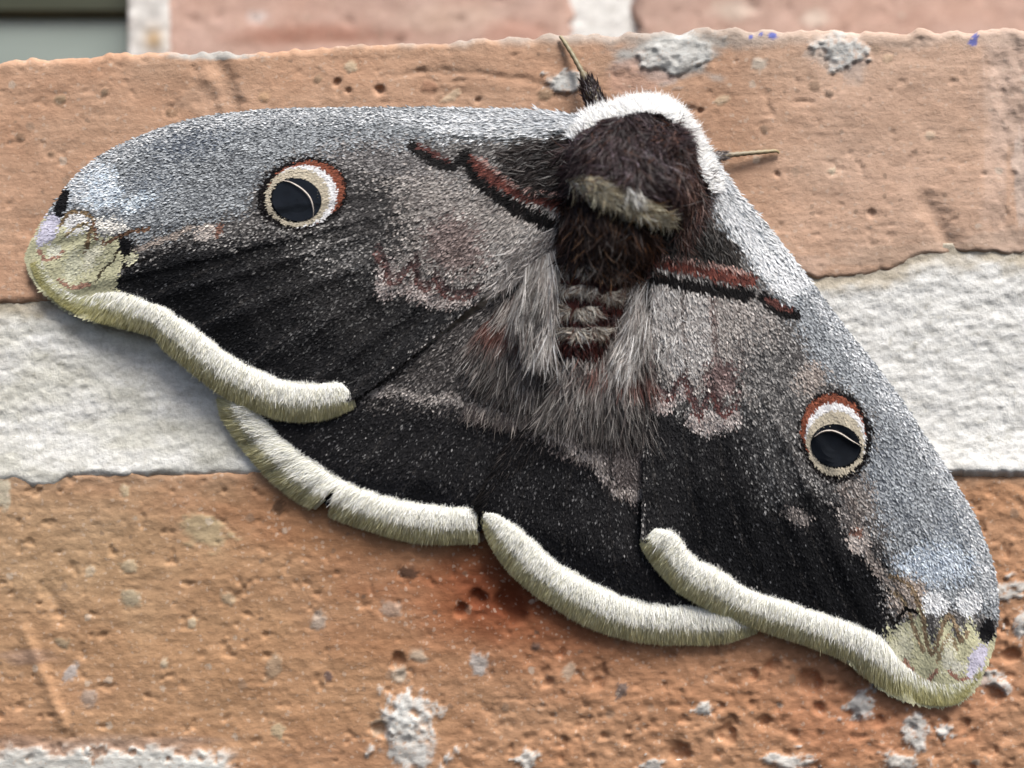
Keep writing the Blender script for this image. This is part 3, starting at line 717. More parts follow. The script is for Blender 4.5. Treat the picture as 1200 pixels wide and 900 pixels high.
LAY['FR'] = ((CHAR, GREYL, .26), [
    P_([(760, 100), (840, 150), (1000, 350), (1130, 540), (1190, 700), (1165, 720), (1130, 712), (1095, 706), (1070, 690), (1046, 660), (1040, 600), (1030, 520), (1016, 480), (985, 452), (955, 430), (930, 372), (885, 318), (835, 245), (812, 205)], 14, BLUED, BLUEW, .54),
    L_([(815, 165), (900, 275), (980, 380), (1060, 490), (1125, 590), (1160, 690)], 20, (110, 118, 126), WHT, .6, 9),
    P_([(790, 130), (815, 150), (860, 215), (950, 330), (920, 350), (880, 310), (835, 240), (812, 200)], 8, (186, 192, 198), (246, 247, 248), .9),
    L_([(826, 214), (850, 252), (880, 300)], 2.2, (40, 44, 50), BLUEW, .4, 1), L_([(838, 206), (880, 262), (930, 325)], 2, (110, 118, 126), WHT, .4, 1),
    E_(1040, 560, 30, 60, -15, 20, (66, 73, 84), BLUEW, .5), E_(1110, 620, 18, 40, -15, 12, (68, 78, 92), BLUEW, .46), E_(1095, 660, 40, 24, 0, 12, (110, 126, 146), (226, 234, 242), .68),
    P_([(765, 325), (870, 344), (906, 372), (910, 430), (875, 470), (830, 462), (780, 450), (762, 420)], 16, MEDD, MEDL, .52),
    P_([(764, 318), (830, 335), (838, 400), (820, 440), (790, 440), (765, 410)], 10, (124, 115, 111), (214, 210, 206), .58),
    L_([(800, 325), (800, 380), (804, 430)], 5, (90, 80, 78), MEDL, .3, 3), L_([(830, 330), (836, 390), (842, 450)], 7, (96, 80, 76), (190, 178, 172), .3, 4), L_([(866, 345), (868, 400), (872, 450)], 4, MEDD, MEDL, .3, 3),
    E_(845, 440, 24, 22, 0, 10, (80, 60, 58), (170, 150, 146), .36), E_(905, 440, 34, 60, -20, 22, (44, 42, 44), (180, 176, 172), .32),
    E_(950, 440, 20, 14, -30, 9, (110, 98, 92), (190, 180, 172), .5),
    P_([(752, 480), (764, 466), (800, 490), (828, 508), (862, 494), (885, 505), (905, 540), (950, 575), (985, 590), (996, 636), (1030, 655), (1036, 752), (975, 722), (880, 692), (810, 650), (792, 625), (752, 625)], 12, BLK, (112, 111, 110), .09),
    P_([(800, 640), (810, 560), (900, 600), (990, 650), (1030, 660), (1036, 750), (930, 710)], 18, (22, 22, 24), (110, 110, 112), .03),
    P_([(868, 470), (930, 520), (940, 570), (900, 600), (875, 540)], 16, (32, 31, 33), (170, 168, 166), .2),
    E_(935, 602, 16, 9, 20, 5, (50, 46, 46), (176, 166, 160), .4), E_(1000, 585, 24, 30, 0, 12, (70, 62, 60), (190, 182, 176), .4), E_(975, 575, 30, 10, 20, 6, (40, 38, 40), GREYL, .25),
    L_([(985, 570), (1002, 600), (1012, 640), (1040, 680)], 10, (104, 92, 86), (186, 176, 168), .45, 5), E_(1006, 632, 13, 14, 0, 4, (164, 150, 142), (214, 204, 196), .6), E_(1004, 621, 7, 6, 0, 3, (126, 92, 80), (156, 122, 108), .4),
    P_([(800, 240), (818, 240), (840, 268), (866, 300), (862, 312), (800, 300), (770, 300), (780, 250)], 5, (42, 38, 36), (90, 84, 80), .08),
    L_([(770, 322), (812, 331), (874, 342)], 16, (16, 14, 15), (60, 54, 52), .04, 4),
    L_([(766, 304), (798, 306), (835, 316), (878, 326)], 14, RED, (156, 92, 78), .28, 3), L_([(766, 296), (800, 298), (836, 307), (874, 317)], 4, (156, 112, 100), PINK, .5, 2),
    L_([(892, 346), (910, 360), (930, 367)], 13, (18, 16, 17), (60, 54, 52), .04, 3), L_([(898, 349), (912, 356), (926, 361)], 6, (80, 46, 42), (130, 88, 80), .3, 2),
    E_(776, 470, 14, 12, 0, 5, (126, 108, 104), (214, 204, 199), .55), E_(828, 492, 24, 16, 0, 6, (128, 112, 107), (212, 203, 198), .55), E_(855, 488, 12, 10, 0, 6, (122, 106, 102), (206, 197, 192), .5), E_(800, 452, 7, 12, 0, 4, (132, 114, 110), (212, 202, 198), .55),
    L_(ZZR, 6, (98, 62, 59), (136, 100, 95), .3, 4), L_(np.array(ZZR) + (2, -8), 5, (64, 50, 50), (130, 108, 106), .3, 2.5),
    # apex
    P_([(1034, 770), (1036, 728), (1050, 738), (1064, 722), (1076, 706), (1084, 744), (1092, 752), (1108, 720), (1120, 748), (1134, 724), (1150, 750), (1185, 730), (1185, 790), (1140, 845), (1050, 840), (990, 800), (980, 768)], 7, (206, 202, 162), (216, 212, 176), .98),
    E_(1062, 695, 20, 22, 10, 8, (128, 112, 100), (204, 192, 182), .5), E_(1094, 705, 16, 14, 0, 5, (200, 204, 208), (240, 240, 240), .95), E_(1134, 704, 15, 16, 0, 5, (200, 206, 212), (242, 242, 242), .95),
    L_([(1042, 671), (1066, 686), (1078, 716), (1084, 750), (1091, 764), (1100, 742), (1110, 718), (1119, 730), (1124, 748), (1132, 738)], 5, (136, 116, 92), (168, 148, 122), .3, 1.2),
    L_([(1044, 690), (1058, 700), (1068, 730), (1080, 760)], 4.5, (150, 130, 104), (180, 160, 130), .3, 1.2), L_([(1096, 772), (1110, 742), (1120, 758)], 4.5, (160, 142, 112), (186, 168, 136), .3, 1.2),
    E_(1056, 760, 12, 26, 0, 6, (212, 208, 170), (228, 224, 196), .99), E_(1110, 766, 8, 18, 0, 5, (220, 216, 184), (236, 232, 210), .99),
    L_([(1060, 772), (1072, 790), (1087, 796), (1096, 784)], 4.5, (178, 138, 118), (190, 150, 130), .4, 1.5), L_([(1112, 784), (1122, 794), (1138, 792)], 4.5, (170, 120, 104), (190, 150, 130), .4, 1.5),
    E_(1144, 772, 10, 23, 22, 3, (206, 200, 222), (228, 222, 238), .99), E_(1155, 736, 9, 14, 12, 2, (12, 12, 16), BLK, .99), E_(1122, 778, 10, 7, 0, 4, (216, 210, 190), (236, 232, 214), .99),
    L_([(1040, 718), (1048, 728), (1058, 712), (1072, 714)], 5, (24, 22, 22), (60, 54, 48), .1, 1.5),
])
ARCL = [(436, 458), (470, 458), (500, 466), (530, 464), (548, 474), (585, 486), (620, 492), (650, 494)]
ARCR = [(640, 505), (665, 512), (680, 530), (700, 535), (706, 556), (722, 575), (746, 578)]
LAY['HL'] = (((28, 27, 29), (110, 108, 108), .05), [
    P_([(700, 300), (560, 360), (430, 450), (400, 480), (480, 470), (560, 490), (650, 500), (700, 420)], 18, (44, 40, 40), (160, 154, 150), .24),
    P_([(660, 330), (570, 390), (560, 450), (600, 480), (660, 490)], 16, (74, 64, 60), (150, 138, 130), .35),
    L_(ARCL, 11, (96, 88, 85), (190, 182, 176), .5, 5),
    P_([(330, 485), (420, 478), (560, 500), (590, 540), (560, 580), (480, 560), (400, 540)], 18, (30, 29, 31), (140, 138, 137), .07),
    P_([(300, 520), (400, 545), (560, 580), (560, 610), (460, 600), (380, 570)], 22, (21, 21, 24), (90, 92, 98), .02)])
LAY['HR'] = (((28, 27, 29), (110, 108, 108), .05), [
    P_([(690, 330), (640, 480), (620, 510), (690, 540), (745, 590), (790, 560), (790, 330)], 16, (70, 62, 60), (160, 150, 146), .32),
    L_(ARCR, 11, (100, 92, 89), (198, 188, 182), .5, 5),
    P_([(600, 530), (690, 560), (750, 600), (760, 660), (680, 640), (590, 590)], 16, (30, 29, 31), (142, 140, 139), .08),
    P_([(580, 600), (650, 630), (750, 670), (820, 700), (740, 700), (650, 660)], 22, (21, 21, 24), (96, 98, 102), .02)])

EYES = {'FL': dict(out=(357, 227, 54, 42, -14), rust=(361, 225, 46, 36, -14), white=(357, 229, 40, 36, -10), cream=(351, 231, 38, 34, -5), pupil=(348, 234, 29, 25, 10),
                   rim=[(329, 211), (341, 214), (354, 222), (363, 232), (367, 245), (367, 255)]),
        'FR': dict(out=(978, 509, 42, 54, -8), rust=(975, 503, 37, 43, -10), white=(978, 511, 35, 41, -10), cream=(978, 518, 34, 38, -8), pupil=(979, 522, 29, 25, 12),
                   rim=[(954, 512), (964, 506), (975, 505), (986, 509), (997, 516), (1008, 522)])}
for k, e in EYES.items():
    LAY[k][1].extend([E_(*e['out'], 5, (14, 11, 12), (30, 24, 24), .2), E_(*e['rust'], 2.5, (120, 66, 50), (156, 94, 72), .4), E_(*e['white'], 2, (232, 228, 230), (242, 240, 240), .98),
                      E_(*e['cream'], 2, (192, 181, 160), (202, 191, 170), .98), E_(*e['pupil'], 1.6, (10, 11, 14), (18, 20, 26), .3)])

for k_ in ('FL', 'FR', 'HL', 'HR'):
    o_, tips_ = VEINS[k_]; o_ = np.array(o_, float)
    vl = []
    for t_ in (tips_[2:] if k_[0] == 'F' else tips_):
        t_ = np.array(t_, float); d_ = t_ - o_; nrm_ = np.array([-d_[1], d_[0]]) * 0.03
        vl.append(L_([o_ + d_ * .42, o_ + d_ * .7 + nrm_, o_ + d_ * .97], 2.2, (40, 38, 38), (92, 89, 87), .2, 2.2))
    at_ = next(i for i, L in enumerate(LAY[k_][1]) if L[5] < .035) + 1 if k_[0] == 'F' else len(LAY[k_][1])
    LAY[k_][1][at_:at_] = vl

def scales_geo(p, cols, hf, base, lng, wid, lift, seed, down=0.0, calm=1.0):
    """one small tilted kite-shaped plate per point"""
    n = len(p); r = np.random.default_rng(seed)
    d = p - np.asarray(base, float); d /= np.maximum(np.hypot(d[:, 0], d[:, 1]), 1e-6)[:, None]
    d = d + np.array([0, down]); a = np.arctan2(d[:, 1], d[:, 0]) + r.normal(0, 0.24, n) * calm
    d = np.stack([np.cos(a), np.sin(a)], -1); e = np.stack([-d[:, 1], d[:, 0]], -1)
    h0 = hf(p); P0 = at(p[:, 0], p[:, 1], h0)
    q = p + d * 3; T = at(q[:, 0], q[:, 1], hf(q)) - P0; T /= np.linalg.norm(T, axis=1)[:, None]
    q = p + e * 3; B = at(q[:, 0], q[:, 1], hf(q)) - P0; B /= np.linalg.norm(B, axis=1)[:, None]
    N = np.cross(T, B); N *= np.where(N[:, 1] > 0, -1, 1)[:, None]
    L = (lng * np.exp(r.normal(0, 0.18, n)) * S)[:, None]; W = (wid * np.exp(r.normal(0, 0.15, n)) * S * 0.5)[:, None]
    lf = (lift * np.exp(r.normal(0, 0.45, n)) * S)[:, None]; off = (r.random(n) * 0.8 * S)[:, None]
    B = B + N * (r.normal(0, 0.14, n) * calm)[:, None]
    b0 = P0 + N * off
    mid = b0 + T * L * 0.5 + N * lf * 0.7
    tip = b0 + T * L + N * lf
    V = np.stack([b0, mid + B * W, tip, mid - B * W], 1).reshape(-1, 3)
    i = np.arange(n)[:, None] * 4
    quads = np.hstack([i, i + 1, i + 2, i + 3]); tris = np.zeros((0, 3), int)
    return V, quads, tris, np.repeat(cols, 4, 0)

def jitter_points(poly, step, seed):
    poly = np.asarray(poly, float); r = np.random.default_rng(seed)
    x0, y0 = poly.min(0); x1, y1 = poly.max(0)
    X, Y = np.meshgrid(np.arange(x0, x1, step), np.arange(y0, y1, step))
    X = X + (np.arange(X.shape[0]) % 2)[:, None] * step / 2
    p = np.stack([X.ravel(), Y.ravel()], -1) + r.uniform(-.5, .5, (X.size, 2)) * step
    return p[inpoly(p, poly)]

def membrane(name, out, hf, lay, seed, cut=None):
    o = spline(out + [out[0]], 5.0)[:-1]
    pts = jitter_points(o, 6.5, seed)
    dist = linedist(pts, np.vstack([o, o[:1]]))
    pts = pts[dist > 3.5]
    allp = np.vstack([o, pts]); ne = len(o)
    vs = [Vector((float(a), float(b_))) for a, b_ in allp]
    res = mgeo.delaunay_2d_cdt(vs, [(i, (i + 1) % ne) for i in range(ne)], [], 0, 1e-4)
    V2 = np.array([(v.x, v.y) for v in res[0]]); F = np.array([f for f in res[2] if len(f) == 3], np.int32)
    F = F[inpoly(V2[F].mean(1), o)]
    h = hf(V2)
    V = np.vstack([at(V2[:, 0], V2[:, 1], h), at(V2[:, 0], V2[:, 1], h - 1.6)]); n = len(V2)
    # close the rim between top and underside
    ed = np.sort(np.vstack([F[:, [0, 1]], F[:, [1, 2]], F[:, [2, 0]]]), 1)
    u, cnt = np.unique(ed, axis=0, return_counts=True); bd = u[cnt == 1]
    rim = np.stack([bd[:, 0], bd[:, 1], bd[:, 1] + n, bd[:, 0] + n], -1)
    c = paint(V2, lay[0], lay[1], seed) * 0.6
    ob = mesh_obj(name, V, [F, F[:, ::-1] + n, rim], M_MEMB, moth, np.vstack([c, c]), True)
    return ob, o

# ---- hair
def hair_geo(P0, T, N, length, width, cols_root, cols_tip, seed, k=4, lift=0.35, curl=0.25, bend=-0.25, tip=0.12, ljit=0.2):
    """tapered bent ribbons: root position, growth direction, surface normal (world space)"""
    n = len(P0); r = np.random.default_rng(seed)
    T = T / np.linalg.norm(T, axis=1)[:, None]; N = N / np.linalg.norm(N, axis=1)[:, None]
    B = np.cross(T, N); B /= np.linalg.norm(B, axis=1)[:, None]
    dirv = T + N * (lift * np.exp(r.normal(0, 0.4, n)))[:, None] + B * r.normal(0, curl * 0.6, n)[:, None]
    dirv /= np.linalg.norm(dirv, axis=1)[:, None]
    bendv = N * (bend + r.normal(0, 0.12, n))[:, None] + B * r.normal(0, curl, n)[:, None]
    Lw = (np.asarray(length) * S * np.exp(r.normal(0, ljit, n)))[:, None]; W = np.asarray(width) * S * 0.5 * np.exp(r.normal(0, 0.2, n))
    side = np.cross(dirv, N + 0.7 * r.normal(0, 1, (n, 3)) * 0.6); side /= np.maximum(np.linalg.norm(side, axis=1), 1e-9)[:, None]
    V, C = [], []
    for i in range(k):
        t = i / (k - 1)
        c = P0 + dirv * Lw * t + bendv * Lw * t * t
        w = (W * (1 - (1 - tip) * t ** 1.5))[:, None]
        V += [c - side * w, c + side * w]
        cc = cols_root * (1 - t) + cols_tip * t
        C += [cc, cc]
    V = np.stack(V, 1).reshape(-1, 3); C = np.stack(C, 1).reshape(-1, 3)
    b0 = np.arange(n)[:, None] * (2 * k)
    F = np.vstack([np.hstack([b0 + 2 * i, b0 + 2 * i + 1, b0 + 2 * i + 3, b0 + 2 * i + 2]) for i in range(k - 1)])
    return V, F, C

class Bag:
    def __init__(self): self.V, self.Q, self.T, self.C, self.n = [], [], [], [], 0
    def add(self, V, C, quads=None, tris=None):
        if quads is not None: self.Q.append(np.asarray(quads) + self.n)
        if tris is not None: self.T.append(np.asarray(tris) + self.n)
        self.V.append(V); self.C.append(C); self.n += len(V)
    def build(self, name, mat, parent, **kw):
        f = [np.vstack(x) for x in (self.Q, self.T) if x]
        return mesh_obj(name, np.vstack(self.V), f, mat, parent, np.vstack(self.C), kw.pop('smooth', False), **kw)

def pick(n, table, r, jit=0.18):
    """table: [(rgb, weight)...]"""
    w = np.array([t[1] for t in table], float); i = r.choice(len(table), n, p=w / w.sum())
    c = np.array([lin(t[0]) for t in table])[i]
    return np.clip(c * np.exp(r.normal(0, jit, n))[:, None], 0, .96)

def surf_frame(p, hf, d):
    """world position, tangent along layout direction d and outward normal on a height field"""
    d = d / np.maximum(np.hypot(d[:, 0], d[:, 1]), 1e-6)[:, None]; e = np.stack([-d[:, 1], d[:, 0]], -1)
    P0 = at(p[:, 0], p[:, 1], hf(p))
    q = p + d * 3; T = at(q[:, 0], q[:, 1], hf(q)) - P0
    q = p + e * 3; B = at(q[:, 0], q[:, 1], hf(q)) - P0
    N = np.cross(T, B); N *= np.where(N[:, 1] > 0, -1, 1)[:, None]
    return P0, T, N

FRINGE = {
 'FL': dict(inn=[(50, 300), (64, 328), (92, 345), (122, 342), (144, 342), (165, 350), (192, 360), (220, 379), (250, 401), (268, 416), (300, 433), (336, 447), (370, 450), (398, 449), (413, 459)],
            out=[(34, 306), (44, 331), (64, 353), (90, 369), (111, 377), (144, 386), (178, 396), (190, 411), (217, 433), (240, 452), (268, 470), (312, 489), (344, 496), (385, 492), (418, 478)], seg=62),
 'FR': dict(inn=[(764, 617), (792, 626), (810, 650), (850, 673), (880, 692), (925, 706), (975, 723), (1015, 738), (1036, 752), (1060, 778), (1095, 798), (1130, 796), (1148, 776)],
            out=[(748, 634), (756, 652), (775, 677), (800, 700), (840, 721), (890, 741), (950, 761), (990, 778), (1015, 798), (1050, 816), (1090, 827), (1125, 823), (1152, 788)], seg=70),
 'HL': dict(inn=[(292, 472), (304, 488), (336, 520), (380, 551), (408, 567), (460, 585), (504, 592), (560, 597)],
            out=[(251, 464), (260, 496), (300, 549), (336, 583), (376, 604), (424, 622), (490, 639), (563, 639)], seg=58),
 'HR': dict(inn=[(566, 598), (590, 606), (620, 629), (650, 657), (700, 686), (750, 706), (800, 712), (850, 716), (885, 722)],
            out=[(563, 606), (572, 638), (600, 677), (640, 709), (690, 738), (750, 755), (800, 758), (850, 756), (890, 742)], seg=64),
}
NOTCH = ((397, 569), (374, 606))
def fringe(kind, parent, count, seed):
    f = FRINGE[kind]; hf = HF[kind]; r = np.random.default_rng(seed)
    NU = 260
    A, Bc = resample(spline(f['inn'], 3.0), n=NU), resample(spline(f['out'], 3.0), n=NU)
    Lm = np.hypot(*np.diff((A + Bc) / 2, axis=0).T).sum()
    hA = hf(A); wid = np.hypot(*(Bc - A).T)
    ends = np.minimum(1, np.minimum(np.arange(NU) / 10.0, (NU - 1 - np.arange(NU)) / 10.0))
    apex = np.ones(NU)
    if kind == 'FL': apex = 0.08 + 0.92 * sstep(45, 110, np.arange(NU))
    if kind == 'FR': apex = 0.08 + 0.92 * (1 - sstep(165, 215, np.arange(NU)))
    s = np.arange(NU) / (NU - 1) * Lm
    seg = np.abs(np.sin(np.pi * (s + 9 * np.sin(s / 37.0)) / (f['seg'] * .62) + 0.4)) ** 0.45
    def surface(u, v):
        g = u * (NU - 1); xi = np.arange(NU)
        I = lambda arr: np.interp(g, xi, arr)
        a = np.stack([I(A[:, 0]), I(A[:, 1])], -1); b_ = np.stack([I(Bc[:, 0]), I(Bc[:, 1])], -1)
        puff = I(ends) * I(apex) * (0.35 + 0.65 * I(seg))
        w = I(wid)
        p = a + (b_ - a) * v[:, None]
        h = I(hA) + puff * w * 0.115 * np.sin(np.pi * np.clip(v * 0.86 + 0.06, 0, 1)) ** 0.8 - w * 0.24 * v ** 2 * (0.4 + .6 * I(apex))
        return p, np.maximum(h, 3.0)
    U, Vv = np.meshgrid(np.linspace(0, 1, 160), np.linspace(0, 1, 12), indexing='ij')
    Vm = Vv.copy() * 0.93
    def notch_d(p):
        return linedist(p, np.array(NOTCH)) if kind == 'HL' else np.full(len(p), 99.0)
    bag = Bag()
    p, h = surface(U.ravel(), Vm.ravel())
    gf = grid_faces(160, 12)
    ctr = p[gf].mean(1)
    gf = gf[notch_d(ctr) > 6.5 * np.clip(1.2 - np.hypot(*(ctr - NOTCH[1]).T) / 45, 0.2, 1.2)]
    bag.add(at(p[:, 0], p[:, 1], h), np.tile(lin((210, 204, 172)), (len(p), 1)), quads=gf)
    n = count
    u = 0.008 + 0.984 * r.random(n); v = 0.06 + r.random(n) * 0.82
    p, h = surface(u, v)
    keep = notch_d(p) > 12 * np.clip(1.25 - np.hypot(*(p - NOTCH[1]).T) / 45, 0.2, 1.2)
    u, v, p, h = u[keep], v[keep], p[keep], h[keep]; n = len(u)
    def frame(u, v):
        P0 = at(*surface(u, v)[0].T, surface(u, v)[1])
        v2 = v + 0.06; p2, h2 = surface(u, v2); T = at(p2[:, 0], p2[:, 1], h2) - P0
        p3, h3 = surface(np.clip(u + 0.004, 0, 1), v); p4, h4 = surface(np.clip(u - 0.004, 0, 1), v)
        B = at(p3[:, 0], p3[:, 1], h3) - at(p4[:, 0], p4[:, 1], h4)
        N = np.cross(T, B); N *= np.where(N[:, 1] > 0, -1, 1)[:, None]
        return P0, T, N
    P0, T, N = frame(u, v)
    W = np.interp(u * (NU - 1), np.arange(NU), wid)
    L = np.clip(np.minimum(W * 0.28, W * (1.01 - v)), 4, 14)
    ap = np.interp(u * (NU - 1), np.arange(NU), apex)
    tuft = fbm(u * Lm / 7, v * 3, 2, seed)
    c0 = pick(n, [((243, 241, 222), 3), ((234, 230, 200), 1.4), ((248, 247, 236), 2)], r, .06)
    fade = sstep(0.16, 0.6, v + r.normal(0, .07, n))[:, None]
    c0 = c0 * (1 - fade) + c0 * fade * np.array([0.87, 0.83, 0.62])
    c0 *= (1 + 0.10 * tuft)[:, None]
    c0 = c0 * ap[:, None] + (c0 * np.array([.82, .82, .66])) * (1 - ap)[:, None]
    Vh, F, C = hair_geo(P0, T, N, L, 0.85, c0 * 0.97, np.minimum(c0 * 1.02, .95), seed, k=3, lift=0.03, curl=0.04, bend=-0.10, ljit=.09)
    bag.add(Vh, C, quads=F)
    # upright white tufts along the inner edge, leaning in over the dark field
    m = int(count * 0.45)
    u = 0.01 + 0.98 * r.random(m); u = u[r.random(m) < np.interp(u * (NU - 1), np.arange(NU), apex)]; m = len(u)
    for q_, (vlo, vhi, sgn, lift_, ll, share) in enumerate([(-0.05, 0.36, 1, 0.18, 0.22, 1.0), (0.0, 0.14, -1, 0.02, 0.13, 0.5)]):
        k_ = int(m * share); uu = u[:k_]; v = vlo + (vhi - vlo) * r.random(k_) ** 1.2
        P0, T, N = frame(uu, v)
        keep = notch_d(surface(uu, v)[0]) > 4
        P0, T, N, uu = P0[keep], T[keep], N[keep], uu[keep]; k_ = len(uu)
        W = np.interp(uu * (NU - 1), np.arange(NU), wid)
        c0 = pick(k_, [((251, 250, 244), 3), ((244, 242, 229), 1)], r, .04)
        Vh, F, C = hair_geo(P0, sgn * T, N, np.clip(W * ll, 4, 11), 0.9, c0, c0, seed + 1 + q_, k=3, lift=lift_, curl=0.14, bend=-0.05, tip=.2)
        bag.add(Vh, C, quads=F)
    bag.build('fringe', M_WHAIR, parent, kind='stuff')

def build_wing(kind, name, out, base, down, seed, step):
    hf = HF[kind]; lay = LAY[kind]
    ob, o = membrane(name, out, hf, lay, seed)
    p = jitter_points(o, step, seed + 1)
    cols = paint(p, lay[0], lay[1], seed + 2)
    if kind in EYES:
        e = EYES[kind]
        def ein(q, key, g=0.0):
            x, y, rx, ry, a = e[key]; a = math.radians(a); dx, dy = q[:, 0] - x, q[:, 1] - y
            return np.hypot((dx * math.cos(a) + dy * math.sin(a)) / (rx + g), (-dx * math.sin(a) + dy * math.cos(a)) / (ry + g))
        xo = e['out']; pe = jitter_points([(xo[0] - 60, xo[1] - 60), (xo[0] + 60, xo[1] - 60), (xo[0] + 60, xo[1] + 60), (xo[0] - 60, xo[1] + 60)], 1.1, seed + 9)
        pe = pe[ein(pe, 'out', 1) < 1]; p = np.vstack([p[ein(p, 'out', 1) >= 1], pe]); cols = np.vstack([cols0 := paint(p[:len(p) - len(pe)], lay[0], lay[1], seed + 2), paint(pe, lay[0], lay[1], seed + 5, 1.5)])
        inp = ein(p, 'pupil', -2.5) < 1; ine = (ein(p, 'out', 1) < 1) & ~inp
        rest = ~inp & ~ine
    else:
        rest = np.ones(len(p), bool); ine = None
    dist = np.hypot(*(p - np.asarray(base, float)).T)
    lng = 4.2 + 4.0 * (1 - sstep(90, 300, dist)); wid = 1.75 - 0.35 * (1 - sstep(90, 300, dist))
    # pale scales stand on top of the dark ones
    lum = cols.mean(1); lift = 0.55 + 0.4 * sstep(0.1, 0.4, lum)
    big = (np.abs(hash2(np.floor(p[:, 0] * 13), np.floor(p[:, 1] * 13), seed)) * 0.5 + 0.8)
    calm = np.ones(len(p))
    if kind in APEX:
        calm = 1 - 0.85 * sstep(-12, 4, polysd(p, np.asarray(APEX[kind], float)))
        lift = lift * (0.12 + 0.88 * calm)
    V, q, t, c = scales_geo(p[rest], cols[rest], hf, base, (lng * big)[rest], (wid * big)[rest], lift[rest], seed + 3, down, calm[rest])
    mesh_obj('scales', V, [q, t], M_SCALE, ob, c, False, kind='stuff')
    if ine is not None:
        V, q, t, c = scales_geo(p[ine], cols[ine], hf, base, np.full(ine.sum(), 3.4), np.full(ine.sum(), 1.4), np.full(ine.sum(), 0.4), seed + 4, down, 0.35)
        bag = Bag(); bag.add(V, c, quads=q, tris=t)
        # window disc, slightly dished, following the wing
        x, y, rx, ry, a = e['pupil']; a = math.radians(a); nr, na = 6, 40
        rr, tt = np.meshgrid(np.linspace(0.02, 1, nr), np.linspace(0, 2 * np.pi, na, endpoint=False), indexing='ij')
        lx, ly = rx * rr * np.cos(tt), ry * rr * np.sin(tt)
        q2 = np.stack([(x + lx * math.cos(a) - ly * math.sin(a)).ravel(), (y + lx * math.sin(a) + ly * math.cos(a)).ravel()], -1)
        Vd = at(q2[:, 0], q2[:, 1], hf(q2) + 1.6 - 1.2 * (1 - rr.ravel() ** 2))
        i = (np.arange(nr - 1)[:, None] * na + np.arange(na)[None]).ravel(); k = (np.arange(nr - 1)[:, None] * na + (np.arange(na)[None] + 1) % na).ravel()
        dq = np.stack([i, k, k + na, i + na], -1)
        rim = spline(e['rim'], 2.0); nrm = len(rim)
        tang = np.gradient(rim, axis=0); tang /= np.hypot(*tang.T)[:, None]; sd_ = np.stack([-tang[:, 1], tang[:, 0]], -1)
        wv = (1.1 * np.sin(np.linspace(0.12, np.pi - 0.12, nrm)) + .2)[:, None]
        hh = hf(rim)
        Vr = np.stack([at(*(rim - sd_ * wv).T, hh + 1.8), at(*rim.T, hh + 3.6), at(*(rim + sd_ * wv).T, hh + 1.8)], 1).reshape(-1, 3)
        rq = grid_faces(nrm, 3)
        V = np.vstack([V, Vd, Vr]); n0 = len(c)
        quads = np.vstack([q, dq + n0, rq + n0 + len(Vd)])
        mi = np.r_[np.zeros(len(q)), np.full(len(dq), 1), np.full(len(rq), 2), np.zeros(len(t))]
        cc = np.vstack([c, np.full((len(Vd) + len(Vr), 3), .05)])
        mesh_obj('eyespot', V, [quads, t], [M_SCALE, M_PUPIL, M_RIM], ob, cc, False, matidx=mi)
    return ob

w_hl = build_wing('HL', 'hindwing', HW_L_OUT, (690, 280), 0.2, 1000, 1.3)
w_hr = build_wing('HR', 'hindwing', HW_R_OUT, (715, 280), 0.2, 1100, 1.3)
w_fl = build_wing('FL', 'forewing', FW_L_OUT, (730, 170), 0.25, 1200, 1.25)
w_fr = build_wing('FR', 'forewing', FW_R_OUT, (770, 170), 0.25, 1300, 1.25)
fringe('HL', w_hl, 36000, 1400)
fringe('HR', w_hr, 36000, 1500)
fringe('FL', w_fl, 36000, 1600)
fringe('FR', w_fr, 36000, 1700)

# ---- body: one continuous tube from head to abdomen tip
SP = np.array([(772, 128, 30, 16), (766, 142, 46, 40), (752, 172, 60, 66), (738, 205, 64, 74), (722, 245, 60, 62), (706, 285, 52, 46), (698, 325, 48, 40), (690, 365, 46, 36), (680, 410, 44, 30), (668, 450, 40, 22), (658, 480, 34, 8)], float)
SPs = resample(np.stack([spline(np.c_[SP[:, :2]], 3.0)[:, 0], spline(SP[:, :2], 3.0)[:, 1]], -1), n=70)
def sp_val(col):
    L = np.r_[0, np.cumsum(np.hypot(*np.diff(SP[:, :2], axis=0).T))]; Ls = np.r_[0, np.cumsum(np.hypot(*np.diff(SPs, axis=0).T))]
    return np.interp(Ls / Ls[-1], L / L[-1], SP[:, col])
SH, SR = sp_val(2), sp_val(3)
na = 40; Vb = []; Cb = []
tg = np.gradient(SPs, axis=0); tg /= np.hypot(*tg.T)[:, None]; sdn = np.stack([-tg[:, 1], tg[:, 0]], -1)
for i in range(len(SPs)):
    for a in range(na):
        t = 2 * math.pi * a / na
        wob = 1 + 0.05 * math.sin(3 * t + i * 0.4) + (0.05 * math.sin(i * 1.3) if i > 40 else 0)
        x, y = SPs[i] + sdn[i] * SR[i] * math.cos(t) * wob
        Vb.append(at(x, y, max(4, SH[i] + SR[i] * 0.8 * math.sin(t) * wob)))
        Cb.append(lin((44, 32, 30)))
i = (np.arange(len(SPs) - 1)[:, None] * na + np.arange(na)[None]).ravel(); k = (np.arange(len(SPs) - 1)[:, None] * na + (np.arange(na)[None] + 1) % na).ravel()
body = mesh_obj('body', np.array(Vb), [np.stack([i, k, k + na, i + na], -1)], M_BODY, moth, np.array(Cb), True)

def h_body(p):
    best = np.full(len(p), 1e9); idx = np.zeros(len(p), int)
    for j, c in enumerate(SPs):
        d = np.hypot(p[:, 0] - c[0], p[:, 1] - c[1]); s = d / SR[j]
        m_ = s < best; best[m_] = s[m_]; idx[m_] = j
    return SH[idx] + 0.8 * SR[idx] * np.sqrt(np.clip(1 - best ** 2, 0, 1))
def h_max(*fs):
    return lambda p: np.max([f(p) for f in fs], 0)

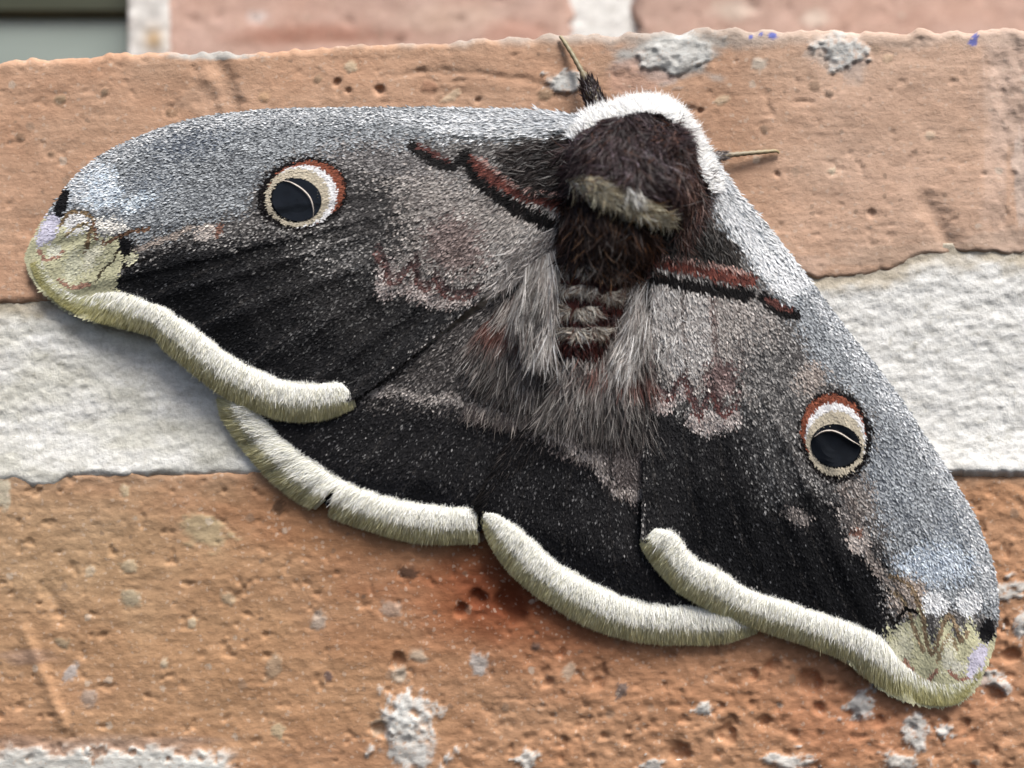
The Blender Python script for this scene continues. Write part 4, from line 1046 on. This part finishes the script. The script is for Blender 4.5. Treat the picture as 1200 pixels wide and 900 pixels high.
def poly_hair(bag, poly, n, hf, dirf, length, width, table, seed, off=0.0, colf=None, swirl=0.5, streak=0.0, **kw):
    r = np.random.default_rng(seed); poly = np.asarray(poly, float)
    lo, hi = poly.min(0), poly.max(0); pts = np.zeros((0, 2))
    while len(pts) < n:
        c = r.uniform(lo, hi, (n * 2, 2)); pts = np.vstack([pts, c[inpoly(c, poly)]])
    p = pts[:n]
    d = dirf(p) if callable(dirf) else np.tile(np.asarray(dirf, float), (n, 1))
    ang = swirl * fbm(p[:, 0] / 18, p[:, 1] / 18, 2, seed + 4)
    d = np.stack([d[:, 0] * np.cos(ang) - d[:, 1] * np.sin(ang), d[:, 0] * np.sin(ang) + d[:, 1] * np.cos(ang)], -1)
    P0, T, N = surf_frame(p, hf, d)
    P0 = P0 + N / np.linalg.norm(N, axis=1)[:, None] * off * S
    c = pick(n, table, r)
    if colf is not None: c = colf(p, c)
    c *= np.clip(1 + 0.5 * fbm(p[:, 0] / 10, p[:, 1] / 10, 2, seed + 5) + streak * fbm(p[:, 0] / 7, p[:, 1] / 70, 3, seed + 6), .3, 1.8)[:, None]
    V, F, C = hair_geo(P0, T, N, length, width, np.clip(c * .75, 0, .9), np.clip(c * 1.1, 0, .92), seed + 1, **kw)
    bag.add(V, C, quads=F)

# hair on the hindwings near the body
def red_band(line, w, tone=(116, 66, 54), low=400):
    line = spline(line)
    def f(p, c):
        k = np.exp(-(linedist(p, line) / w) ** 2)[:, None] * .92
        c = c * (1 - 0.42 * sstep(low - 20, low + 30, p[:, 1]))[:, None]
        return c * (1 - k) + lin(tone) * k
    return f
TAUPE = [((166, 158, 152), 4), ((122, 112, 107), 4), ((200, 195, 189), 2), ((76, 66, 63), 2)]
bag = Bag()
dl = lambda p: np.stack([-0.25 - 0.3 * (650 - p[:, 0]) / 100, np.ones(len(p))], -1)
poly_hair(bag, [(655, 300), (690, 330), (685, 430), (655, 468), (615, 462), (566, 430), (556, 392), (600, 340)], 11000, HF['HL'], dl, 30, 1.15, TAUPE, 2000, colf=red_band([(545, 368), (600, 378), (660, 384)], 11), streak=.9, swirl=.3, lift=.22, curl=.12, bend=-.1)
poly_hair(bag, [(548, 468), (585, 478), (640, 482), (648, 492), (600, 492), (550, 480)], 1300, HF['HL'], dl, 18, 1.4, [((170, 160, 152), 3), ((90, 80, 78), 3)], 2010, lift=.25)
bag.build('wing_hair', M_HAIR, w_hl, kind='stuff')
bag = Bag()
dr = lambda p: np.stack([-0.15 + 0.4 * (p[:, 0] - 690) / 100, np.ones(len(p))], -1)
dm = lambda p: np.stack([-0.75 + 0.6 * (p[:, 0] - 600) / 100, np.ones(len(p))], -1)
poly_hair(bag, [(700, 340), (755, 300), (765, 440), (762, 500), (705, 492), (655, 478), (636, 478), (672, 410)], 13000, HF['HR'], dr, 32, 1.15, TAUPE, 2020, colf=red_band([(668, 392), (710, 416), (765, 434)], 10, low=440), streak=.9, swirl=.3, lift=.22, curl=.12, bend=-.1)
poly_hair(bag, [(672, 400), (690, 420), (640, 520), (590, 560), (566, 600), (562, 580), (600, 515), (645, 470)], 6000, HF['HR'], dm, 13, 1.0, [((120, 112, 108), 2), ((60, 54, 52), 4), ((32, 30, 31), 4)], 2030, colf=lambda p, c: c * np.clip(1.15 - (p[:, 1] - 500) / 110, .25, 1.2)[:, None], lift=.14, curl=.12)
poly_hair(bag, [(640, 498), (668, 505), (684, 524), (704, 528), (712, 550), (726, 568), (746, 570), (746, 580), (718, 580), (702, 560), (696, 540), (676, 534), (660, 516), (640, 508)], 1000, HF['HR'], dr, 11, 1.1, [((176, 166, 158), 3), ((110, 100, 96), 3)], 2040, lift=.2, curl=.15)
bag.build('wing_hair', M_HAIR, w_hr, kind='stuff')
# inner basal hair of the forewings
bag = Bag()
poly_hair(bag, [(585, 182), (660, 160), (690, 200), (690, 240), (655, 236), (615, 220)], 2600, HF['FL'], (-1, .35), 16, 1.4, [((46, 40, 38), 5), ((76, 68, 64), 2), ((30, 24, 24), 3)], 2100, lift=.2)
poly_hair(bag, [(556, 186), (572, 194), (600, 212), (630, 224), (672, 228), (672, 246), (630, 238), (595, 226), (565, 206)], 1900, HF['FL'], (-.55, 1), 7, 1.2, [((78, 43, 39), 5), ((56, 33, 31), 3), ((150, 116, 108), 1.6)], 2110, lift=.14)
poly_hair(bag, [(562, 208), (595, 228), (630, 242), (668, 250), (660, 262), (625, 254), (588, 238)], 1000, HF['FL'], (-.5, 1), 10, 1.4, [((24, 20, 21), 5), ((50, 40, 38), 2)], 2120, lift=.14)
poly_hair(bag, [(600, 285), (655, 262), (660, 290), (625, 318), (575, 345)], 1600, HF['FL'], (-.75, 1), 16, 1.3, [((186, 180, 176), 5), ((140, 132, 128), 3)], 2130, lift=.25)
bag.build('wing_hair', M_HAIR, w_fl, kind='stuff')
bag = Bag()
poly_hair(bag, [(805, 240), (822, 238), (862, 298), (800, 300), (770, 296), (785, 250)], 2200, HF['FR'], (.3, 1), 16, 1.4, [((58, 54, 50), 5), ((84, 78, 74), 2), ((30, 26, 26), 3)], 2200, lift=.2)
poly_hair(bag, [(760, 292), (800, 294), (838, 306), (876, 318), (880, 334), (834, 326), (800, 318), (760, 322)], 2000, HF['FR'], (.05, 1), 7, 1.2, [((84, 46, 41), 5), ((60, 35, 31), 3), ((158, 120, 110), 1.6)], 2210, lift=.14)
poly_hair(bag, [(770, 322), (834, 328), (878, 336), (874, 348), (815, 340), (775, 334)], 900, HF['FR'], (.05, 1), 9, 1.4, [((24, 20, 21), 5), ((50, 40, 38), 2)], 2220, lift=.14)
poly_hair(bag, [(764, 330), (790, 338), (800, 420), (764, 420)], 1500, HF['FR'], (.05, 1), 14, 1.3, [((214, 210, 206), 5), ((150, 142, 138), 2)], 2230, lift=.2)
bag.build('wing_hair', M_HAIR, w_fr, kind='stuff')

# ---- body fur
hb = h_max(h_body)
bag = Bag()   # dark thorax cape
THX = [(668, 175), (690, 150), (720, 136), (755, 130), (790, 140), (808, 165), (820, 200), (818, 235), (802, 268), (785, 255), (760, 225), (720, 212), (690, 215), (668, 205)]
dth = lambda p: np.stack([(p[:, 0] - 748) / 60, 0.9 + (p[:, 1] - 150) / 140], -1)
poly_hair(bag, THX, 13000, hb, dth, 19, 1.2, [((62, 45, 45), 5), ((40, 28, 28), 4), ((88, 72, 76), 2), ((134, 118, 126), .7), ((96, 62, 46), 1)], 3000, swirl=1.5, lift=.34, curl=.35, bend=-.32)
poly_hair(bag, [(790, 150), (815, 180), (822, 230), (806, 270), (790, 280), (790, 220)], 1800, hb, (.15, 1), 30, 1.5, [((88, 62, 54), 4), ((60, 42, 38), 4), ((120, 92, 80), 1)], 3010, lift=.3)
poly_hair(bag, [(665, 170), (700, 150), (700, 215), (665, 215)], 1200, hb, (-.6, 1), 26, 1.5, [((60, 42, 42), 4), ((40, 28, 28), 4)], 3020, lift=.3)
bag.build('thorax_fur', M_HAIR, body, kind='stuff')
bag = Bag()   # white collar round the head and along the wing roots
col_line = spline([(668, 156), (690, 140), (720, 130), (752, 122), (782, 126), (803, 146), (817, 172), (830, 198), (842, 220)], 3.0)
r = np.random.default_rng(77); n = 9500
ci = r.integers(0, len(col_line), n); tgc = np.gradient(col_line, axis=0); tgc /= np.hypot(*tgc.T)[:, None]
nrm = np.stack([tgc[:, 1], -tgc[:, 0]], -1)[ci]
q = r.random(n)
p = col_line[ci] + nrm * (q * 14 - 9)[:, None] + r.normal(0, 1.5, (n, 2))
hc = 70 + 10 * np.sin(np.pi * ci / len(col_line)) - 16 * q
P0 = at(p[:, 0], p[:, 1], hc)
T = np.c_[nrm[:, 0] * .85, np.full(n, 0.42) , -nrm[:, 1] * .85] + np.c_[tgc[ci][:, 0], np.zeros(n), -tgc[ci][:, 1]] * r.normal(0.1, .3, n)[:, None]
N = np.c_[nrm[:, 0] * .5, np.full(n, -.9), -nrm[:, 1] * .5]
c = pick(n, [((253, 252, 250), 5), ((247, 245, 240), 1)], r, .04)
V, F, C = hair_geo(P0, T, N, 12, 1.1, c, c, 3100, lift=.06, curl=.2, bend=-.15)
bag.add(V, C, quads=F)
bag.build('collar_fur', M_WHAIR, body, kind='stuff')
bag = Bag()   # beige tuft across the rear of the thorax
poly_hair(bag, [(668, 209), (690, 206), (715, 217), (750, 231), (786, 250), (782, 262), (752, 250), (718, 236), (688, 225)], 2700, hb, (.75, 1), 15, 1.2, [((230, 221, 194), 4), ((206, 190, 156), 3), ((240, 235, 218), 2), ((136, 106, 74), 1)], 3200, off=7, lift=.22, curl=.35, bend=-.25)
poly_hair(bag, [(732, 220), (746, 222), (748, 232), (736, 230)], 120, hb, (.3, 1), 16, 1.4, [((236, 232, 224), 4)], 3210, off=8, lift=.4)
bag.build('thorax_tuft', M_HAIR, body, kind='stuff')
bag = Bag()   # brown fur before the abdomen, then banded abdomen tufts
poly_hair(bag, [(660, 240), (690, 244), (740, 262), (775, 275), (765, 300), (745, 316), (700, 312), (655, 296)], 5200, hb, (.0, 1), 24, 1.5, [((66, 48, 39), 4), ((42, 30, 27), 4), ((108, 76, 48), 1.2)], 3300, off=3, colf=lambda p, c: c * (1 + np.clip((p[:, 0] - 700) / 60, 0, 1)[:, None] * np.array([.45, .22, .06])), lift=.4, curl=.35)
poly_hair(bag, [(655, 240), (690, 244), (680, 300), (650, 300)], 1200, hb, (-.3, 1), 26, 1.4, [((76, 52, 46), 4), ((44, 30, 28), 3), ((120, 92, 80), 1)], 3310, lift=.35)
poly_hair(bag, [(652, 306), (738, 306), (730, 400), (690, 420), (655, 410)], 3600, hb, (0, 1), 9, 1.2, [((86, 40, 33), 4), ((50, 27, 25), 4), ((116, 62, 50), 1)], 3390, off=5, lift=.35)
for i, (x, y, rx, ry) in enumerate([(666, 316, 9, 5), (690, 313, 11, 5), (718, 318, 11, 5), (734, 338, 6, 9), (664, 339, 8, 5), (688, 338, 12, 5), (714, 345, 9, 5), (665, 363, 8, 5), (688, 364, 12, 5), (674, 389, 12, 5), (698, 386, 8, 5)]):
    a = np.linspace(0, 2 * np.pi, 14, endpoint=False); dn = np.array([(x - 692) / 40, 1.0])
    poly_hair(bag, np.stack([x + rx * np.cos(a), y + ry * np.sin(a)], -1), 420, hb, lambda p, x=x, dn=dn: dn + np.stack([(p[:, 0] - x) / 14, 0 * p[:, 0]], -1), 11, 1.05,
              [((206, 195, 180), 4), ((230, 222, 210), 3), ((146, 126, 110), 2.4), ((96, 70, 58), 1.6)], 3400 + i * 10, off=7, swirl=1.2, lift=.3, curl=.45, bend=-.4)
poly_hair(bag, [(660, 410), (705, 410), (690, 450), (660, 470), (645, 460)], 1500, hb, (-.2, 1), 24, 1.5, TAUPE, 3500, lift=.35)
# long silky locks flanking the abdomen
for i, (poly, d) in enumerate([([(618, 310), (650, 292), (654, 330), (650, 390), (632, 400), (600, 360)], (-.12, 1)), ([(745, 318), (764, 316), (764, 390), (735, 430), (715, 415), (738, 370)], (-.3, 1))]):
    poly_hair(bag, poly, 3000, h_max(HF['HL'], HF['HR']), d, 38, 1.2, [((192, 187, 182), 4), ((158, 149, 143), 3), ((216, 212, 208), 2), ((100, 86, 80), 1)], 3600 + i * 10, off=4, streak=.8, swirl=.35, lift=.22, curl=.12, bend=-.12)
bag.build('abdomen_fur', M_HAIR, body, kind='stuff')

# ---- the two legs that show
def tube_obj(name, pts, parent, cols, fur=None):
    p = np.asarray(pts, float); c = resample(np.c_[spline(p[:, :2], 2.0)], step=2.0)
    L = np.r_[0, np.cumsum(np.hypot(*np.diff(p[:, :2], axis=0).T))]; Ls = np.r_[0, np.cumsum(np.hypot(*np.diff(c, axis=0).T))] / 1.0
    h = np.interp(Ls / Ls[-1], L / L[-1], p[:, 2]); rad = np.interp(Ls / Ls[-1], L / L[-1], p[:, 3])
    rad = rad * (1 + 0.12 * np.sin(Ls * 0.75))
    t = np.gradient(c, axis=0); t /= np.hypot(*t.T)[:, None]; s_ = np.stack([-t[:, 1], t[:, 0]], -1); nn = 10
    V = []; C = []
    for i in range(len(c)):
        for a in range(nn):
            th = 2 * math.pi * a / nn
            x, y = c[i] + s_[i] * rad[i] * math.cos(th)
            V.append(at(x, y, h[i] + rad[i] * math.sin(th)))
            f = i / (len(c) - 1); C.append(lin(cols[0]) * (1 - f) + lin(cols[1]) * f)
    i = (np.arange(len(c) - 1)[:, None] * nn + np.arange(nn)[None]).ravel(); k = (np.arange(len(c) - 1)[:, None] * nn + (np.arange(nn)[None] + 1) % nn).ravel()
    ob = mesh_obj(name, np.array(V), [np.stack([i, k, k + nn, i + nn], -1)], M_LEG, parent, np.array(C), True)
    if fur:
        rr = np.random.default_rng(fur['seed']); m_ = fur['n']; f = rr.random(m_) * fur['to']; th = rr.random(m_) * 2 * np.pi
        g = f * (len(c) - 1); X = np.arange(len(c)); I = lambda a: np.interp(g, X, a)
        cc = np.stack([I(c[:, 0]), I(c[:, 1])], -1); sv = np.stack([I(s_[:, 0]), I(s_[:, 1])], -1); tv = np.stack([I(t[:, 0]), I(t[:, 1])], -1)
        q = cc + sv * (I(rad) * np.cos(th))[:, None]
        P0 = at(q[:, 0], q[:, 1], I(h) + I(rad) * np.sin(th))
        N = np.c_[sv[:, 0] * np.cos(th), -np.sin(th), -sv[:, 1] * np.cos(th)]
        T = np.c_[tv[:, 0], np.zeros(m_), -tv[:, 1]]
        cl = pick(m_, fur['table'], rr)
        V, F, C = hair_geo(P0, T, N, fur['len'], 1.3, cl, cl * 1.1, fur['seed'] + 1, lift=.35)
        b2 = Bag(); b2.add(V, C, quads=F); b2.build('leg_fur', M_HAIR, ob, kind='stuff')
    return ob
tube_obj('leg', [(712, 150, 44, 9), (700, 124, 32, 11), (692, 106, 24, 10), (688, 95, 18, 6), (682, 84, 13, 3.2), (672, 66, 8, 2.8), (662, 50, 4.5, 2.6), (656, 42, 3, 1.6)], moth, ((52, 36, 34), (150, 138, 104)),
         dict(n=1100, to=.5, seed=4000, len=9, table=[((56, 40, 40), 4), ((110, 104, 108), 2), ((34, 24, 24), 3)]))
tube_obj('leg', [(806, 196, 40, 8), (826, 187, 24, 7), (840, 184, 15, 5.5), (852, 182, 10, 3.4), (872, 180, 7, 2.8), (895, 178, 5, 2.6), (910, 177, 3.5, 2), (913, 180, 2.5, 1)], moth, ((120, 112, 108), (156, 140, 104)),
         dict(n=600, to=.42, seed=4100, len=7, table=[((150, 144, 142), 4), ((100, 92, 90), 3)]))
